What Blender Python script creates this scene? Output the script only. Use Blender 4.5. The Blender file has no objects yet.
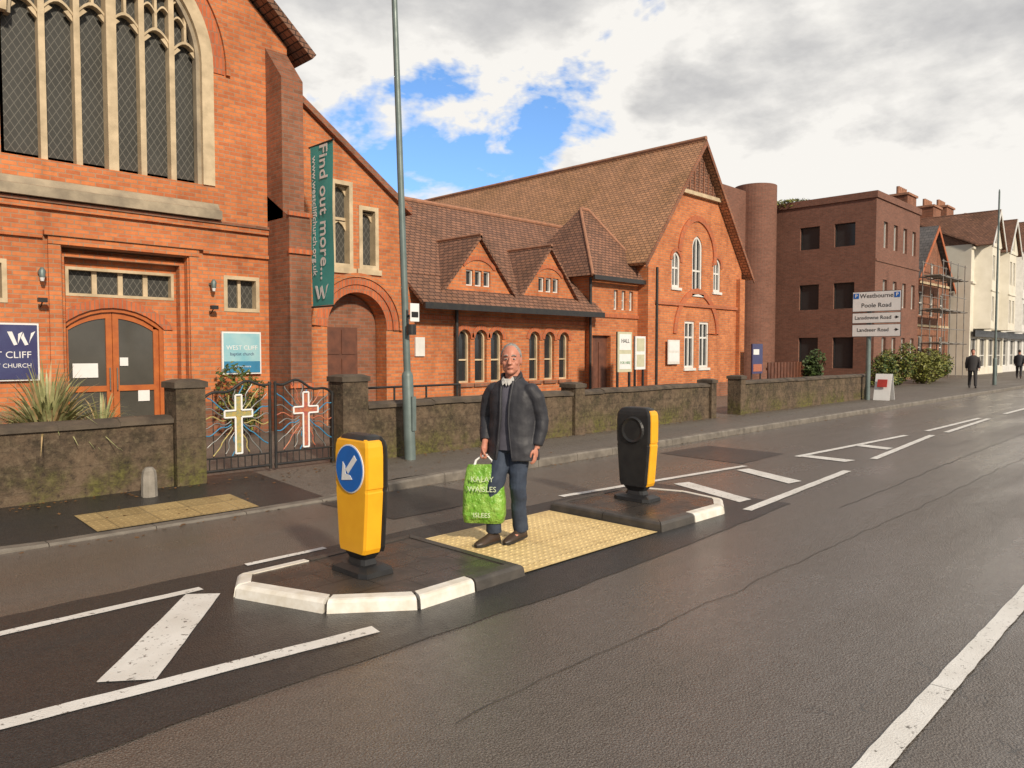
import bpy, math, random
from mathutils import Vector, Matrix, noise
from mathutils.geometry import tessellate_polygon
random.seed(7)
V=Vector
scene=bpy.context.scene
col=scene.collection
# ------------------------------------------------------------ node helpers
def nd(nt,t,ins=None,**props):
    n=nt.nodes.new(t)
    for k,v in props.items(): setattr(n,k,v)
    if ins:
        for k,v in ins.items():
            s=n.inputs[k]
            if isinstance(v,bpy.types.NodeSocket): nt.links.new(v,s)
            else: s.default_value=v
    return n
def mth(nt,op,a,b=0.0,c=None,clamp=False):
    n=nt.nodes.new('ShaderNodeMath'); n.operation=op; n.use_clamp=clamp
    for i,v in enumerate((a,b,c)):
        if v is None: continue
        if isinstance(v,bpy.types.NodeSocket): nt.links.new(v,n.inputs[i])
        else: n.inputs[i].default_value=v
    return n.outputs[0]
def c4(c): return (c[0],c[1],c[2],1.0)
def mixc(nt,f,a,b,bt='MIX'):
    n=nt.nodes.new('ShaderNodeMix'); n.data_type='RGBA'; n.blend_type=bt
    for i,v in ((0,f),(6,a),(7,b)):
        if isinstance(v,bpy.types.NodeSocket): nt.links.new(v,n.inputs[i])
        else: n.inputs[i].default_value=v if i==0 else c4(v)
    return n.outputs[2]
def ramp(nt,f,stops):
    n=nt.nodes.new('ShaderNodeValToRGB'); nt.links.new(f,n.inputs[0])
    e=n.color_ramp.elements
    while len(e)<len(stops): e.new(0.5)
    for i,(p,c) in enumerate(stops):
        e[i].position=p; e[i].color=c4(c) if hasattr(c,'__len__') else (c,c,c,1)
    return n.outputs[0]
def newmat(name):
    m=bpy.data.materials.new(name); m.use_nodes=True
    nt=m.node_tree; b=nt.nodes['Principled BSDF']
    return m,nt,b
def noiset(nt,vec,scale,detail=4,rough=0.55):
    return nd(nt,'ShaderNodeTexNoise',{'Vector':vec,'Scale':scale,'Detail':detail,'Roughness':rough}).outputs[0]
def setb(nt,b,col=None,rough=None,metal=None,spec=None,h=None,hs=0.3,hd=0.01):
    for k,v in (('Base Color',col),('Roughness',rough),('Metallic',metal),('Specular IOR Level',spec)):
        if v is None: continue
        if isinstance(v,bpy.types.NodeSocket): nt.links.new(v,b.inputs[k])
        else: b.inputs[k].default_value=c4(v) if k=='Base Color' else v
    if h is not None:
        bp=nd(nt,'ShaderNodeBump',{'Height':h,'Strength':hs,'Distance':hd})
        nt.links.new(bp.outputs[0],b.inputs['Normal'])
def mat(name,c1,c2=None,scale=3,rough=0.6,metal=0,bump=0,bscale=60,spec=0.5,bd=0.01):
    m,nt,b=newmat(name)
    pos=nd(nt,'ShaderNodeNewGeometry').outputs['Position']
    if c2 is None: c2=tuple(x*0.8 for x in c1)
    f=ramp(nt,noiset(nt,pos,scale),[(0.35,0),(0.68,1)])
    cc=mixc(nt,f,c1,c2)
    h=noiset(nt,pos,bscale) if bump else None
    r=mth(nt,'MULTIPLY_ADD',f,0.12,rough-0.06)
    setb(nt,b,cc,r,metal,spec,h,bump,bd)
    return m
def wallcoords(nt,vs=1.0):
    g=nd(nt,'ShaderNodeNewGeometry')
    sp=nd(nt,'ShaderNodeSeparateXYZ',{0:g.outputs['Position']})
    sn=nd(nt,'ShaderNodeSeparateXYZ',{0:g.outputs['True Normal']})
    gt=mth(nt,'GREATER_THAN',mth(nt,'ABSOLUTE',sn.outputs[0]),mth(nt,'ABSOLUTE',sn.outputs[1]))
    mx=nt.nodes.new('ShaderNodeMix'); mx.data_type='FLOAT'
    nt.links.new(gt,mx.inputs[0]); nt.links.new(sp.outputs[0],mx.inputs[2]); nt.links.new(sp.outputs[1],mx.inputs[3])
    return g.outputs['Position'],nd(nt,'ShaderNodeCombineXYZ',{0:mx.outputs[0],1:mth(nt,'MULTIPLY',sp.outputs[2],vs)}).outputs[0],sp
def brick(name,ca,cb,mortar,bw=0.225,bh=0.075,ms=0.01,vs=1.0,dirt=(0.45,0.4,0.38),dirtamt=0.5,rough=0.8,bump=0.5,stain=None):
    m,nt,b=newmat(name)
    pos,uv,sp=wallcoords(nt,vs)
    br=nd(nt,'ShaderNodeTexBrick',{'Vector':uv,'Color1':c4(ca),'Color2':c4(cb),'Mortar':c4(mortar),'Scale':1.0,'Mortar Size':ms,'Mortar Smooth':0.2,'Bias':-0.1,'Brick Width':bw,'Row Height':bh})
    n1=noiset(nt,pos,0.7,5,0.6); n2=noiset(nt,pos,9,3)
    f=mth(nt,'MULTIPLY',ramp(nt,n1,[(0.42,0),(0.72,1)]),dirtamt)
    c=mixc(nt,f,br.outputs[0],dirt,'MULTIPLY')
    c=mixc(nt,mth(nt,'MULTIPLY',ramp(nt,n2,[(0.4,0),(0.7,1)]),0.35),c,(0.55,0.5,0.5),'MULTIPLY')
    if stain:
        st=nd(nt,'ShaderNodeTexNoise',{'Vector':nd(nt,'ShaderNodeVectorMath',{0:pos,1:(2.2,2.2,0.25)},operation='MULTIPLY').outputs[0],'Scale':1.0,'Detail':4}).outputs[0]
        c=mixc(nt,mth(nt,'MULTIPLY',ramp(nt,st,[(0.5,0),(0.75,1)]),stain),c,(0.4,0.34,0.32),'MULTIPLY')
    h=mth(nt,'ADD',mth(nt,'MULTIPLY',br.outputs[1],-1.0),mth(nt,'MULTIPLY',n2,0.5))
    setb(nt,b,c,rough,0,0.3,h,bump,0.01)
    return m
# ------------------------------------------------------------ materials
M={}
M['brick']=brick('orange_brick',(0.73,0.245,0.088),(0.52,0.155,0.062),(0.46,0.27,0.165),dirtamt=0.45,stain=0.45)
M['brickred']=brick('rubbed_red_brick',(0.62,0.175,0.07),(0.50,0.13,0.055),(0.38,0.2,0.13),bw=0.075,bh=0.22,dirtamt=0.4)
M['brickdark']=brick('weathered_dark_brick',(0.38,0.145,0.08),(0.24,0.105,0.062),(0.26,0.175,0.13),dirtamt=0.6,stain=0.6)
M['brickbrown']=brick('brown_brick',(0.27,0.118,0.082),(0.20,0.09,0.065),(0.2,0.135,0.105),dirtamt=0.3)
M['tile']=brick('plain_clay_tile',(0.60,0.32,0.18),(0.42,0.235,0.14),(0.13,0.08,0.06),bw=0.18,bh=0.11,ms=0.010,vs=1.2,dirt=(0.66,0.68,0.58),dirtamt=0.7,bump=0.9)
M['tiledark']=brick('dark_clay_tile',(0.32,0.165,0.11),(0.20,0.11,0.08),(0.06,0.04,0.035),bw=0.18,bh=0.11,ms=0.011,vs=1.2,dirt=(0.6,0.6,0.52),dirtamt=0.7,bump=0.9)
M['ridge']=mat('ridge_tile',(0.42,0.20,0.12),(0.27,0.14,0.09),5,0.8,bump=0.4,bscale=20)
M['slate']=brick('grey_slate',(0.17,0.16,0.16),(0.12,0.115,0.12),(0.04,0.04,0.04),bw=0.3,bh=0.2,ms=0.01)
M['stone']=mat('bath_stone',(0.64,0.51,0.34),(0.44,0.35,0.23),4,0.8,bump=0.3,bscale=30)
M['stonegrey']=mat('weathered_sill_stone',(0.42,0.35,0.25),(0.24,0.20,0.15),3,0.85,bump=0.3,bscale=30)
M['white']=mat('white_paint',(0.76,0.75,0.72),(0.64,0.63,0.60),4,0.5)
M['cream']=mat('cream_render',(0.76,0.72,0.62),(0.66,0.62,0.52),1.2,0.8)
M['black']=mat('black_metal_paint',(0.02,0.02,0.022),(0.035,0.033,0.03),8,0.4)
M['blackplastic']=mat('black_plastic',(0.018,0.018,0.02),(0.03,0.03,0.03),6,0.42,spec=0.5)
M['yellow']=mat('reflective_amber_plastic',(0.92,0.46,0.02),(0.86,0.40,0.015),6,0.35)
M['blue']=mat('sign_blue',(0.01,0.15,0.55),(0.01,0.12,0.46),6,0.35)
M['signwhite']=mat('sign_white',(0.82,0.82,0.82),(0.76,0.76,0.76),6,0.4)
M['signblack']=mat('sign_black',(0.015,0.015,0.015),(0.02,0.02,0.02),6,0.4)
M['navy']=mat('board_navy',(0.05,0.05,0.14),(0.055,0.065,0.17),3,0.35)
M['teal']=mat('banner_teal',(0.07,0.40,0.38),(0.055,0.33,0.32),2,0.6)
M['posterblue']=mat('poster_blue',(0.22,0.5,0.60),(0.40,0.62,0.66),2.5,0.4)
M['wood']=mat('varnished_door_wood',(0.52,0.155,0.04),(0.38,0.10,0.028),5,0.38)
M['darkwood']=mat('dark_door_wood',(0.17,0.065,0.038),(0.10,0.04,0.025),5,0.5)
M['galv']=mat('galvanised_grey_paint',(0.18,0.23,0.225),(0.13,0.17,0.165),5,0.45,metal=0.2)
M['steel']=mat('scaffold_steel',(0.32,0.31,0.3),(0.2,0.17,0.15),5,0.5,metal=0.3)
M['brass']=mat('handle_steel',(0.5,0.48,0.42),None,5,0.3,metal=0.9)
M['concrete']=mat('pale_concrete',(0.34,0.31,0.27),(0.22,0.2,0.17),6,0.85,bump=0.4,bscale=50)
M['yellownotice']=mat('pale_yellow_notice',(0.6,0.58,0.42),(0.5,0.5,0.36),6,0.5)
M['redp']=mat('sign_red',(0.5,0.05,0.04),None,5,0.5)
M['green']=mat('notice_green',(0.1,0.3,0.12),None,5,0.5)
def glass(name,base,rough=0.08,lead=None,pitch=0.16,spec=0.6):
    m,nt,b=newmat(name)
    pos=nd(nt,'ShaderNodeNewGeometry').outputs['Position']
    n=noiset(nt,pos,1.5)
    c=mixc(nt,n,base,tuple(x*0.4 for x in base))
    if lead:
        sp=nd(nt,'ShaderNodeSeparateXYZ',{0:pos})
        hx=mth(nt,'ADD',sp.outputs[0],sp.outputs[1]); hz=mth(nt,'MULTIPLY',sp.outputs[2],0.62)
        a=mth(nt,'PINGPONG',mth(nt,'ADD',hx,hz),pitch/2); bb=mth(nt,'PINGPONG',mth(nt,'SUBTRACT',hx,hz),pitch/2)
        ln=mth(nt,'LESS_THAN',mth(nt,'MINIMUM',a,bb),0.006)
        c=mixc(nt,ln,c,lead)
        r=mth(nt,'MULTIPLY_ADD',ln,0.3,rough)
        setb(nt,b,c,r,0,spec,noiset(nt,pos,8,2),0.12,0.01)
    else:
        setb(nt,b,c,rough,0,spec,noiset(nt,pos,1.2,1),0.05,0.02)
    return m
M['glass']=glass('window_glass',(0.035,0.04,0.045))
M['leaded']=glass('leaded_glass',(0.085,0.085,0.078),0.4,(0.15,0.145,0.13),pitch=0.12,spec=0.25)
M['doorglass']=glass('door_glass',(0.12,0.115,0.10),0.1)
def asphalt(name,base,base2,r0,r1,bs=1.0,tracks=True,coat=0.0):
    m,nt,b=newmat(name)
    pos=nd(nt,'ShaderNodeNewGeometry').outputs['Position']
    st=nd(nt,'ShaderNodeVectorMath',{0:pos,1:(0.16,1.3,1.0)},operation='MULTIPLY').outputs[0]
    big=noiset(nt,st,1.0,5,0.6)
    patch=noiset(nt,pos,0.35,4,0.6)
    mott=noiset(nt,pos,9,6,0.75)
    grit=noiset(nt,pos,120,2,0.7)
    vor=nd(nt,'ShaderNodeTexVoronoi',{'Vector':pos,'Scale':85.0}).outputs[0]
    c=mixc(nt,ramp(nt,big,[(0.38,0),(0.65,1)]),base,base2)
    c=mixc(nt,mth(nt,'MULTIPLY',ramp(nt,mott,[(0.38,0),(0.62,1)]),0.45),c,(0.5,0.47,0.45),'MULTIPLY')
    c=mixc(nt,mth(nt,'MULTIPLY',ramp(nt,grit,[(0.42,0),(0.7,1)]),0.85),c,tuple(min(1,x*2.7) for x in base2))
    if tracks:
        wn=nd(nt,'ShaderNodeTexNoise',{'Vector':pos,'Scale':2.5,'Detail':3}).outputs['Color']
        wv=nd(nt,'ShaderNodeVectorMath',{0:pos,1:nd(nt,'ShaderNodeVectorMath',{0:wn,3:0.3},operation='SCALE').outputs[0]},operation='ADD').outputs[0]
        cr=nd(nt,'ShaderNodeTexVoronoi',{'Vector':nd(nt,'ShaderNodeVectorMath',{0:wv,1:(0.16,0.4,1)},operation='MULTIPLY').outputs[0],'Scale':1.0},feature='DISTANCE_TO_EDGE').outputs[0]
        cm=mth(nt,'MULTIPLY',mth(nt,'LESS_THAN',cr,0.0016),mth(nt,'GREATER_THAN',patch,0.53))
        c=mixc(nt,mth(nt,'MULTIPLY',cm,0.5),c,(0.02,0.02,0.02))
    f=mth(nt,'ADD',mth(nt,'MULTIPLY',big,0.5),mth(nt,'ADD',mth(nt,'MULTIPLY',patch,0.3),mth(nt,'MULTIPLY',mott,0.2)))
    r=nd(nt,'ShaderNodeMapRange',{0:f,1:0.38,2:0.62,3:r0,4:r1}).outputs[0]
    h=mth(nt,'ADD',mth(nt,'MULTIPLY',vor,0.9),grit)
    setb(nt,b,c,r,0,0.6,h,0.85*bs,0.008)
    if coat:
        cw=nd(nt,'ShaderNodeMapRange',{0:f,1:0.42,2:0.58,3:coat,4:coat*0.2}).outputs[0]
        nt.links.new(cw,b.inputs['Coat Weight']); b.inputs['Coat Roughness'].default_value=0.2
        bp=nd(nt,'ShaderNodeBump',{'Height':h,'Strength':0.4,'Distance':0.005}); nt.links.new(bp.outputs[0],b.inputs['Coat Normal'])
    return m
M['road']=asphalt('wet_worn_asphalt',(0.072,0.061,0.052),(0.104,0.089,0.076),0.2,0.48,coat=0.95)
M['newroad']=asphalt('new_dark_asphalt',(0.018,0.017,0.017),(0.026,0.025,0.024),0.3,0.5,1.0,False,0.4)
M['pave']=asphalt('footway_asphalt',(0.085,0.073,0.063),(0.125,0.108,0.092),0.4,0.65,0.8)
def wornpaint():
    m,nt,b=newmat('worn_road_paint')
    pos=nd(nt,'ShaderNodeNewGeometry').outputs['Position']
    a=noiset(nt,pos,24,6,0.75)
    f=ramp(nt,a,[(0.35,1),(0.42,0)])
    b2=noiset(nt,pos,3,3)
    c=mixc(nt,ramp(nt,b2,[(0.35,0),(0.7,1)]),(0.84,0.83,0.80),(0.70,0.68,0.64))
    c=mixc(nt,f,c,(0.14,0.125,0.11))
    setb(nt,b,c,0.45,0,0.5,noiset(nt,pos,100,2),0.6,0.005)
    return m
M['paint']=wornpaint()
M['kerbgrey']=mat('kerb_concrete',(0.22,0.195,0.165),(0.12,0.105,0.09),5,0.6,bump=0.4,bscale=60)
M['kerbblack']=mat('dark_kerb',(0.050,0.046,0.042),(0.090,0.080,0.070),6,0.42,bump=0.3,bscale=60)
M['kerbwhite']=mat('white_painted_kerb',(0.84,0.82,0.77),(0.68,0.63,0.54),9,0.5,bump=0.15,bscale=40)
def slabmat():
    m,nt,b=newmat('island_paving')
    pos=nd(nt,'ShaderNodeNewGeometry').outputs['Position']
    br=nd(nt,'ShaderNodeTexBrick',{'Vector':pos,'Color1':(0.09,0.075,0.064,1),'Color2':(0.058,0.05,0.044,1),'Mortar':(0.03,0.027,0.025,1),'Scale':1.0,'Mortar Size':0.006,'Brick Width':0.4,'Row Height':0.3})
    n=noiset(nt,pos,5,5)
    c=mixc(nt,n,br.outputs[0],(0.6,0.6,0.6),'MULTIPLY')
    setb(nt,b,c,nd(nt,'ShaderNodeMapRange',{0:n,1:0.35,2:0.65,3:0.15,4:0.45}).outputs[0],0,0.5,mth(nt,'ADD',mth(nt,'MULTIPLY',br.outputs[1],-0.6),mth(nt,'MULTIPLY',noiset(nt,pos,70),0.6)),0.4,0.008)
    return m
M['slab']=slabmat()
def tactmat(name,a,bc,mo,ds=0.5):
    m,nt,b=newmat(name)
    pos=nd(nt,'ShaderNodeNewGeometry').outputs['Position']
    br=nd(nt,'ShaderNodeTexBrick',{'Vector':pos,'Color1':c4(a),'Color2':c4(bc),'Mortar':c4(mo),'Scale':1.0,'Mortar Size':0.004,'Brick Width':0.4,'Row Height':0.4},offset=0.0)
    n=noiset(nt,pos,3,6,0.7)
    c=mixc(nt,mth(nt,'MULTIPLY',ramp(nt,n,[(0.42,0),(0.68,1)]),ds),br.outputs[0],(0.5,0.45,0.38),'MULTIPLY')
    setb(nt,b,c,0.45,0,0.4,noiset(nt,pos,80),0.4,0.004)
    return m
M['tactile']=tactmat('buff_tactile',(0.88,0.68,0.34),(0.80,0.60,0.28),(0.48,0.35,0.17),0.4)
M['tactileold']=tactmat('dirty_tactile',(0.44,0.32,0.15),(0.34,0.25,0.12),(0.2,0.15,0.08))
def mossywall():
    m,nt,b=newmat('mossy_old_wall')
    pos=nd(nt,'ShaderNodeNewGeometry').outputs['Position']
    sp=nd(nt,'ShaderNodeSeparateXYZ',{0:pos})
    n1=noiset(nt,pos,2.2,7,0.72); n2=noiset(nt,pos,14,6,0.75); n3=noiset(nt,pos,1.1,5,0.65)
    c=mixc(nt,ramp(nt,n1,[(0.38,0),(0.62,1)]),(0.155,0.11,0.073),(0.05,0.038,0.028))
    c=mixc(nt,mth(nt,'MULTIPLY',ramp(nt,n2,[(0.5,0),(0.68,1)]),0.6),c,(0.22,0.17,0.115))
    c=mixc(nt,mth(nt,'MULTIPLY',ramp(nt,n2,[(0.34,1),(0.45,0)]),0.7),c,(0.03,0.025,0.02))
    zz=nd(nt,'ShaderNodeMapRange',{0:sp.outputs[2],1:0.6,2:0.1,3:0.0,4:1.0}).outputs[0]
    moss=mth(nt,'MULTIPLY',mth(nt,'MULTIPLY',ramp(nt,n3,[(0.45,0),(0.6,1)]),ramp(nt,n2,[(0.35,0),(0.6,1)])),mth(nt,'MULTIPLY_ADD',zz,0.85,0.12),clamp=True)
    c=mixc(nt,moss,c,(0.15,0.15,0.03))
    uv=wallcoords(nt)[1]
    br=nd(nt,'ShaderNodeTexBrick',{'Vector':uv,'Scale':1.0,'Mortar Size':0.01,'Brick Width':0.46,'Row Height':0.22})
    h=mth(nt,'ADD',mth(nt,'MULTIPLY',br.outputs[1],-0.2),n2)
    c=mixc(nt,mth(nt,'MULTIPLY',br.outputs[1],0.15),c,(0.04,0.035,0.03))
    setb(nt,b,c,0.85,0,0.3,h,0.8,0.03)
    return m
M['wall']=mossywall()
M['coping']=mat('dark_coping',(0.12,0.092,0.066),(0.055,0.044,0.034),4,0.75,bump=0.6,bscale=25)
M['leaf']=mat('shrub_leaf',(0.07,0.11,0.025),(0.035,0.06,0.015),6,0.55)
M['leaf2']=mat('light_leaf',(0.22,0.22,0.04),(0.12,0.14,0.03),6,0.55)
M['blade']=mat('strap_leaf',(0.42,0.40,0.20),(0.20,0.24,0.09),6,0.55)
M['bladered']=mat('red_strap_leaf',(0.48,0.32,0.17),(0.28,0.24,0.10),6,0.55)
M['litter']=mat('dead_leaf',(0.22,0.11,0.04),(0.12,0.06,0.025),3,0.7)
M['bark']=mat('bark',(0.08,0.06,0.045),None,10,0.9)
M['ground']=mat('ground_earth',(0.10,0.09,0.075),(0.07,0.065,0.05),0.3,0.9)
M['iron']=mat('cast_iron_cover',(0.05,0.045,0.04),(0.08,0.07,0.06),12,0.45,metal=0.5,bump=0.6,bscale=60)
M['skin']=mat('skin',(0.58,0.26,0.18),(0.50,0.20,0.135),14,0.5)
M['hair']=mat('grey_hair',(0.40,0.385,0.365),(0.20,0.19,0.18),70,0.75,bump=0.7,bscale=150)
M['jacket']=mat('dark_jacket',(0.036,0.037,0.046),(0.024,0.025,0.033),9,0.6,bump=0.4,bscale=12,bd=0.012)
M['jeans']=mat('blue_denim',(0.042,0.060,0.098),(0.027,0.038,0.064),10,0.8,bump=0.5,bscale=16,bd=0.012)
M['shirt']=mat('pale_shirt',(0.66,0.64,0.60),(0.5,0.5,0.5),12,0.8)
M['jumper']=mat('grey_blue_jumper',(0.12,0.115,0.15),(0.085,0.083,0.11),12,0.85)
M['shoe']=mat('brown_shoe',(0.07,0.043,0.03),(0.04,0.028,0.02),12,0.45)
M['sole']=mat('rubber_sole',(0.03,0.028,0.026),None,12,0.8)
M['eye']=mat('eye_dark',(0.04,0.03,0.025),None,12,0.3)
M['lip']=mat('lip',(0.36,0.12,0.10),None,12,0.5)
M['coatgrey']=mat('dark_coat',(0.03,0.03,0.035),(0.05,0.045,0.045),6,0.8)
def bagmat():
    m,nt,b=newmat('green_bag_plastic')
    pos=nd(nt,'ShaderNodeNewGeometry').outputs['Position']
    n=noiset(nt,pos,16,4,0.6)
    c=mixc(nt,ramp(nt,n,[(0.4,0),(0.7,1)]),(0.17,0.40,0.04),(0.36,0.56,0.12))
    setb(nt,b,c,0.3,0,0.5,noiset(nt,pos,22,3),0.8,0.035)
    return m
M['bag']=bagmat()
M['bagtext']=mat('bag_print',(0.70,0.82,0.55),None,8,0.4)
M['gb']=mat('enamel_blue',(0.05,0.25,0.45),None,5,0.4)
M['gy']=mat('enamel_yellow',(0.50,0.36,0.10),(0.25,0.28,0.15),25,0.4); M['go']=mat('enamel_orange',(0.50,0.19,0.08),(0.34,0.08,0.08),25,0.4)
M['gm']=mat('gate_metal',(0.34,0.34,0.33),(0.16,0.16,0.16),5,0.4,metal=0.5)
# ------------------------------------------------------------ mesh builder
class MB:
    def __init__(s): s.v=[];s.f=[];s.m=[];s.s=[]
    def add(s,pts,faces,mi=0,sm=False):
        o=len(s.v); s.v+= [tuple(p) for p in pts]
        for f in faces: s.f.append([o+i for i in f]); s.m.append(mi); s.s.append(sm)
    def xf(s,fn,start=0):
        for i in range(start,len(s.v)): s.v[i]=tuple(fn(V(s.v[i])))
    def box(s,x0,x1,y0,y1,z0,z1,mi=0):
        s.add([(x0,y0,z0),(x1,y0,z0),(x1,y1,z0),(x0,y1,z0),(x0,y0,z1),(x1,y0,z1),(x1,y1,z1),(x0,y1,z1)],
              [(0,3,2,1),(4,5,6,7),(0,1,5,4),(1,2,6,5),(2,3,7,6),(3,0,4,7)],mi)
    def prism(s,pts,vec,mi=0):
        n=len(pts); vec=V(vec)
        p=[V(q) for q in pts]; q=[a+vec for a in p]
        fs=[list(range(n))[::-1],list(range(n,2*n))]+[[i,(i+1)%n,n+(i+1)%n,n+i] for i in range(n)]
        s.add(p+q,fs,mi)
    def tube(s,pts,rad,n=10,mi=0,sm=True,flat=1.0):
        pts=[V(p) for p in pts]
        if not hasattr(rad,'__len__'): rad=[rad]*len(pts)
        vs=[];up=None
        for i,p in enumerate(pts):
            t=(pts[min(i+1,len(pts)-1)]-pts[max(i-1,0)]).normalized()
            if up is None: up=V((0,0,1)) if abs(t.z)<0.9 else V((0,1,0))
            a=t.cross(up).normalized(); b=a.cross(t).normalized(); up=b
            for k in range(n):
                an=2*math.pi*k/n
                vs.append(p+a*math.cos(an)*rad[i]+b*math.sin(an)*rad[i]*flat)
        fs=[]
        for i in range(len(pts)-1):
            for k in range(n):
                fs.append([i*n+k,i*n+(k+1)%n,(i+1)*n+(k+1)%n,(i+1)*n+k])
        s.add(vs,fs,mi,sm)
        s.add(vs[:n],[list(range(n))[::-1]],mi); s.add(vs[-n:],[list(range(n))],mi)
    def ell(s,c,r,n=14,mi=0,rot=None):
        c=V(c); vs=[];fs=[]; m=n//2+2
        R=rot if rot else Matrix.Identity(3)
        for i in range(m+1):
            th=math.pi*i/m
            for k in range(n):
                ph=2*math.pi*k/n
                vs.append(c+R@V((r[0]*math.sin(th)*math.cos(ph),r[1]*math.sin(th)*math.sin(ph),r[2]*math.cos(th))))
        for i in range(m):
            for k in range(n): fs.append([i*n+k,i*n+(k+1)%n,(i+1)*n+(k+1)%n,(i+1)*n+k])
        s.add(vs,fs,mi,True)
    def loft(s,rings,mi=0,sm=True,cap=True):
        n=len(rings[0]); vs=[V(p) for r in rings for p in r]; fs=[]
        for i in range(len(rings)-1):
            for k in range(n): fs.append([i*n+k,i*n+(k+1)%n,(i+1)*n+(k+1)%n,(i+1)*n+k])
        s.add(vs,fs,mi,sm)
        if cap:
            s.add(rings[0],[list(range(n))[::-1]],mi); s.add(rings[-1],[list(range(n))],mi)
    def facade(s,outer,holes,P,depth,mi=0,mr=None):
        if mr is None: mr=mi
        polys=[[V((u,z,0)) for u,z in outer]]+[[V((u,z,0)) for u,z in h] for h in holes]
        tris=tessellate_polygon(polys)
        flat=[P(q.x,q.y,0) for pl in polys for q in pl]
        s.add(flat,[list(t) for t in tris],mi)
        for h in holes:
            n=len(h); A=[P(u,z,0) for u,z in h]; B=[P(u,z,depth) for u,z in h]
            s.add(A+B,[[i,(i+1)%n,n+(i+1)%n,n+i] for i in range(n)],mr)
    def obj(s,name,mats,parent=None,org=None,remesh=0,smooth_it=0):
        me=bpy.data.meshes.new(name)
        o_=V(org) if org is not None else V((0,0,0))
        me.from_pydata([tuple(V(p)-o_) for p in s.v],[],s.f)
        for i,p in enumerate(me.polygons): p.material_index=s.m[i]; p.use_smooth=s.s[i]
        for k in mats: me.materials.append(M[k])
        me.validate(); me.update()
        o=bpy.data.objects.new(name,me); col.objects.link(o); o.location=o_
        if parent is not None:
            o.parent=parent
            if org is None:
                o.location=-V(parent['_org']) if '_org' in parent else V((0,0,0))
            else: o.location=o_-V(parent['_org'])
        if remesh:
            r=o.modifiers.new('r','REMESH'); r.mode='VOXEL'; r.voxel_size=remesh; r.use_smooth_shade=True
            if smooth_it:
                q=o.modifiers.new('s','SMOOTH'); q.iterations=smooth_it; q.factor=0.5
        return o
def tag(o,label,cat,group=None):
    o['label']=label; o['category']=cat
    if group: o['group']=group
def thing(name,label,cat,loc=(0,0,0),group=None):
    e=bpy.data.objects.new(name,None); col.objects.link(e); e.location=loc; e.empty_display_size=0.2
    e['_org']=tuple(loc); tag(e,label,cat,group); return e
def struct(o): o['kind']='structure'
PY=lambda y0:(lambda u,z,t:V((u,y0+t,z)))
PX=lambda x0:(lambda u,z,t:V((x0+t,u,z)))
def rect(a,b,z0,z1): return [(a,z0),(b,z0),(b,z1),(a,z1)]
def arch(cx,w,z0,zs,n=14,R=None):
    a=w/2; R=R or a
    pts=[(cx-a,z0),(cx+a,z0)]
    cr=cx+a-R; ha=math.acos(max(-1,min(1,(cx-cr)/R)))
    for i in range(n+1):
        an=ha*i/n; pts.append((cr+R*math.cos(an),zs+R*math.sin(an)))
    cl=cx-a+R
    for i in range(1,n+1):
        an=math.pi-ha+ha*i/n
        pts.append((cl+R*math.cos(an),zs+R*math.sin(an)))
    return pts
def seg_arch(cx,w,z0,zs,rise,n=10):
    a=w/2; R=(a*a+rise*rise)/(2*rise); zc=zs+rise-R; h=math.asin(a/R)
    return [(cx-a,z0),(cx+a,z0)]+[(cx+R*math.sin(h-2*h*i/n),zc+R*math.cos(h-2*h*i/n)) for i in range(n+1)]
def top_at(out,u):
    best=None
    n=len(out)
    for i in range(n):
        a=out[i];b=out[(i+1)%n]
        if (a[0]-u)*(b[0]-u)<=0 and abs(a[0]-b[0])>1e-6:
            z=a[1]+(b[1]-a[1])*(u-a[0])/(b[0]-a[0])
            best=z if best is None else max(best,z)
    return best if best is not None else max(p[1] for p in out)
def inset(out,fw):
    xs=[p[0] for p in out]; zs=[p[1] for p in out]
    cx=(min(xs)+max(xs))/2; cz=(min(zs)+max(zs))/2; w=(max(xs)-min(xs))/2; h=(max(zs)-min(zs))/2
    return [(cx+(x-cx)*(w-fw)/w,cz+(z-cz)*(h-fw)/h) for x,z in out]
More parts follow.
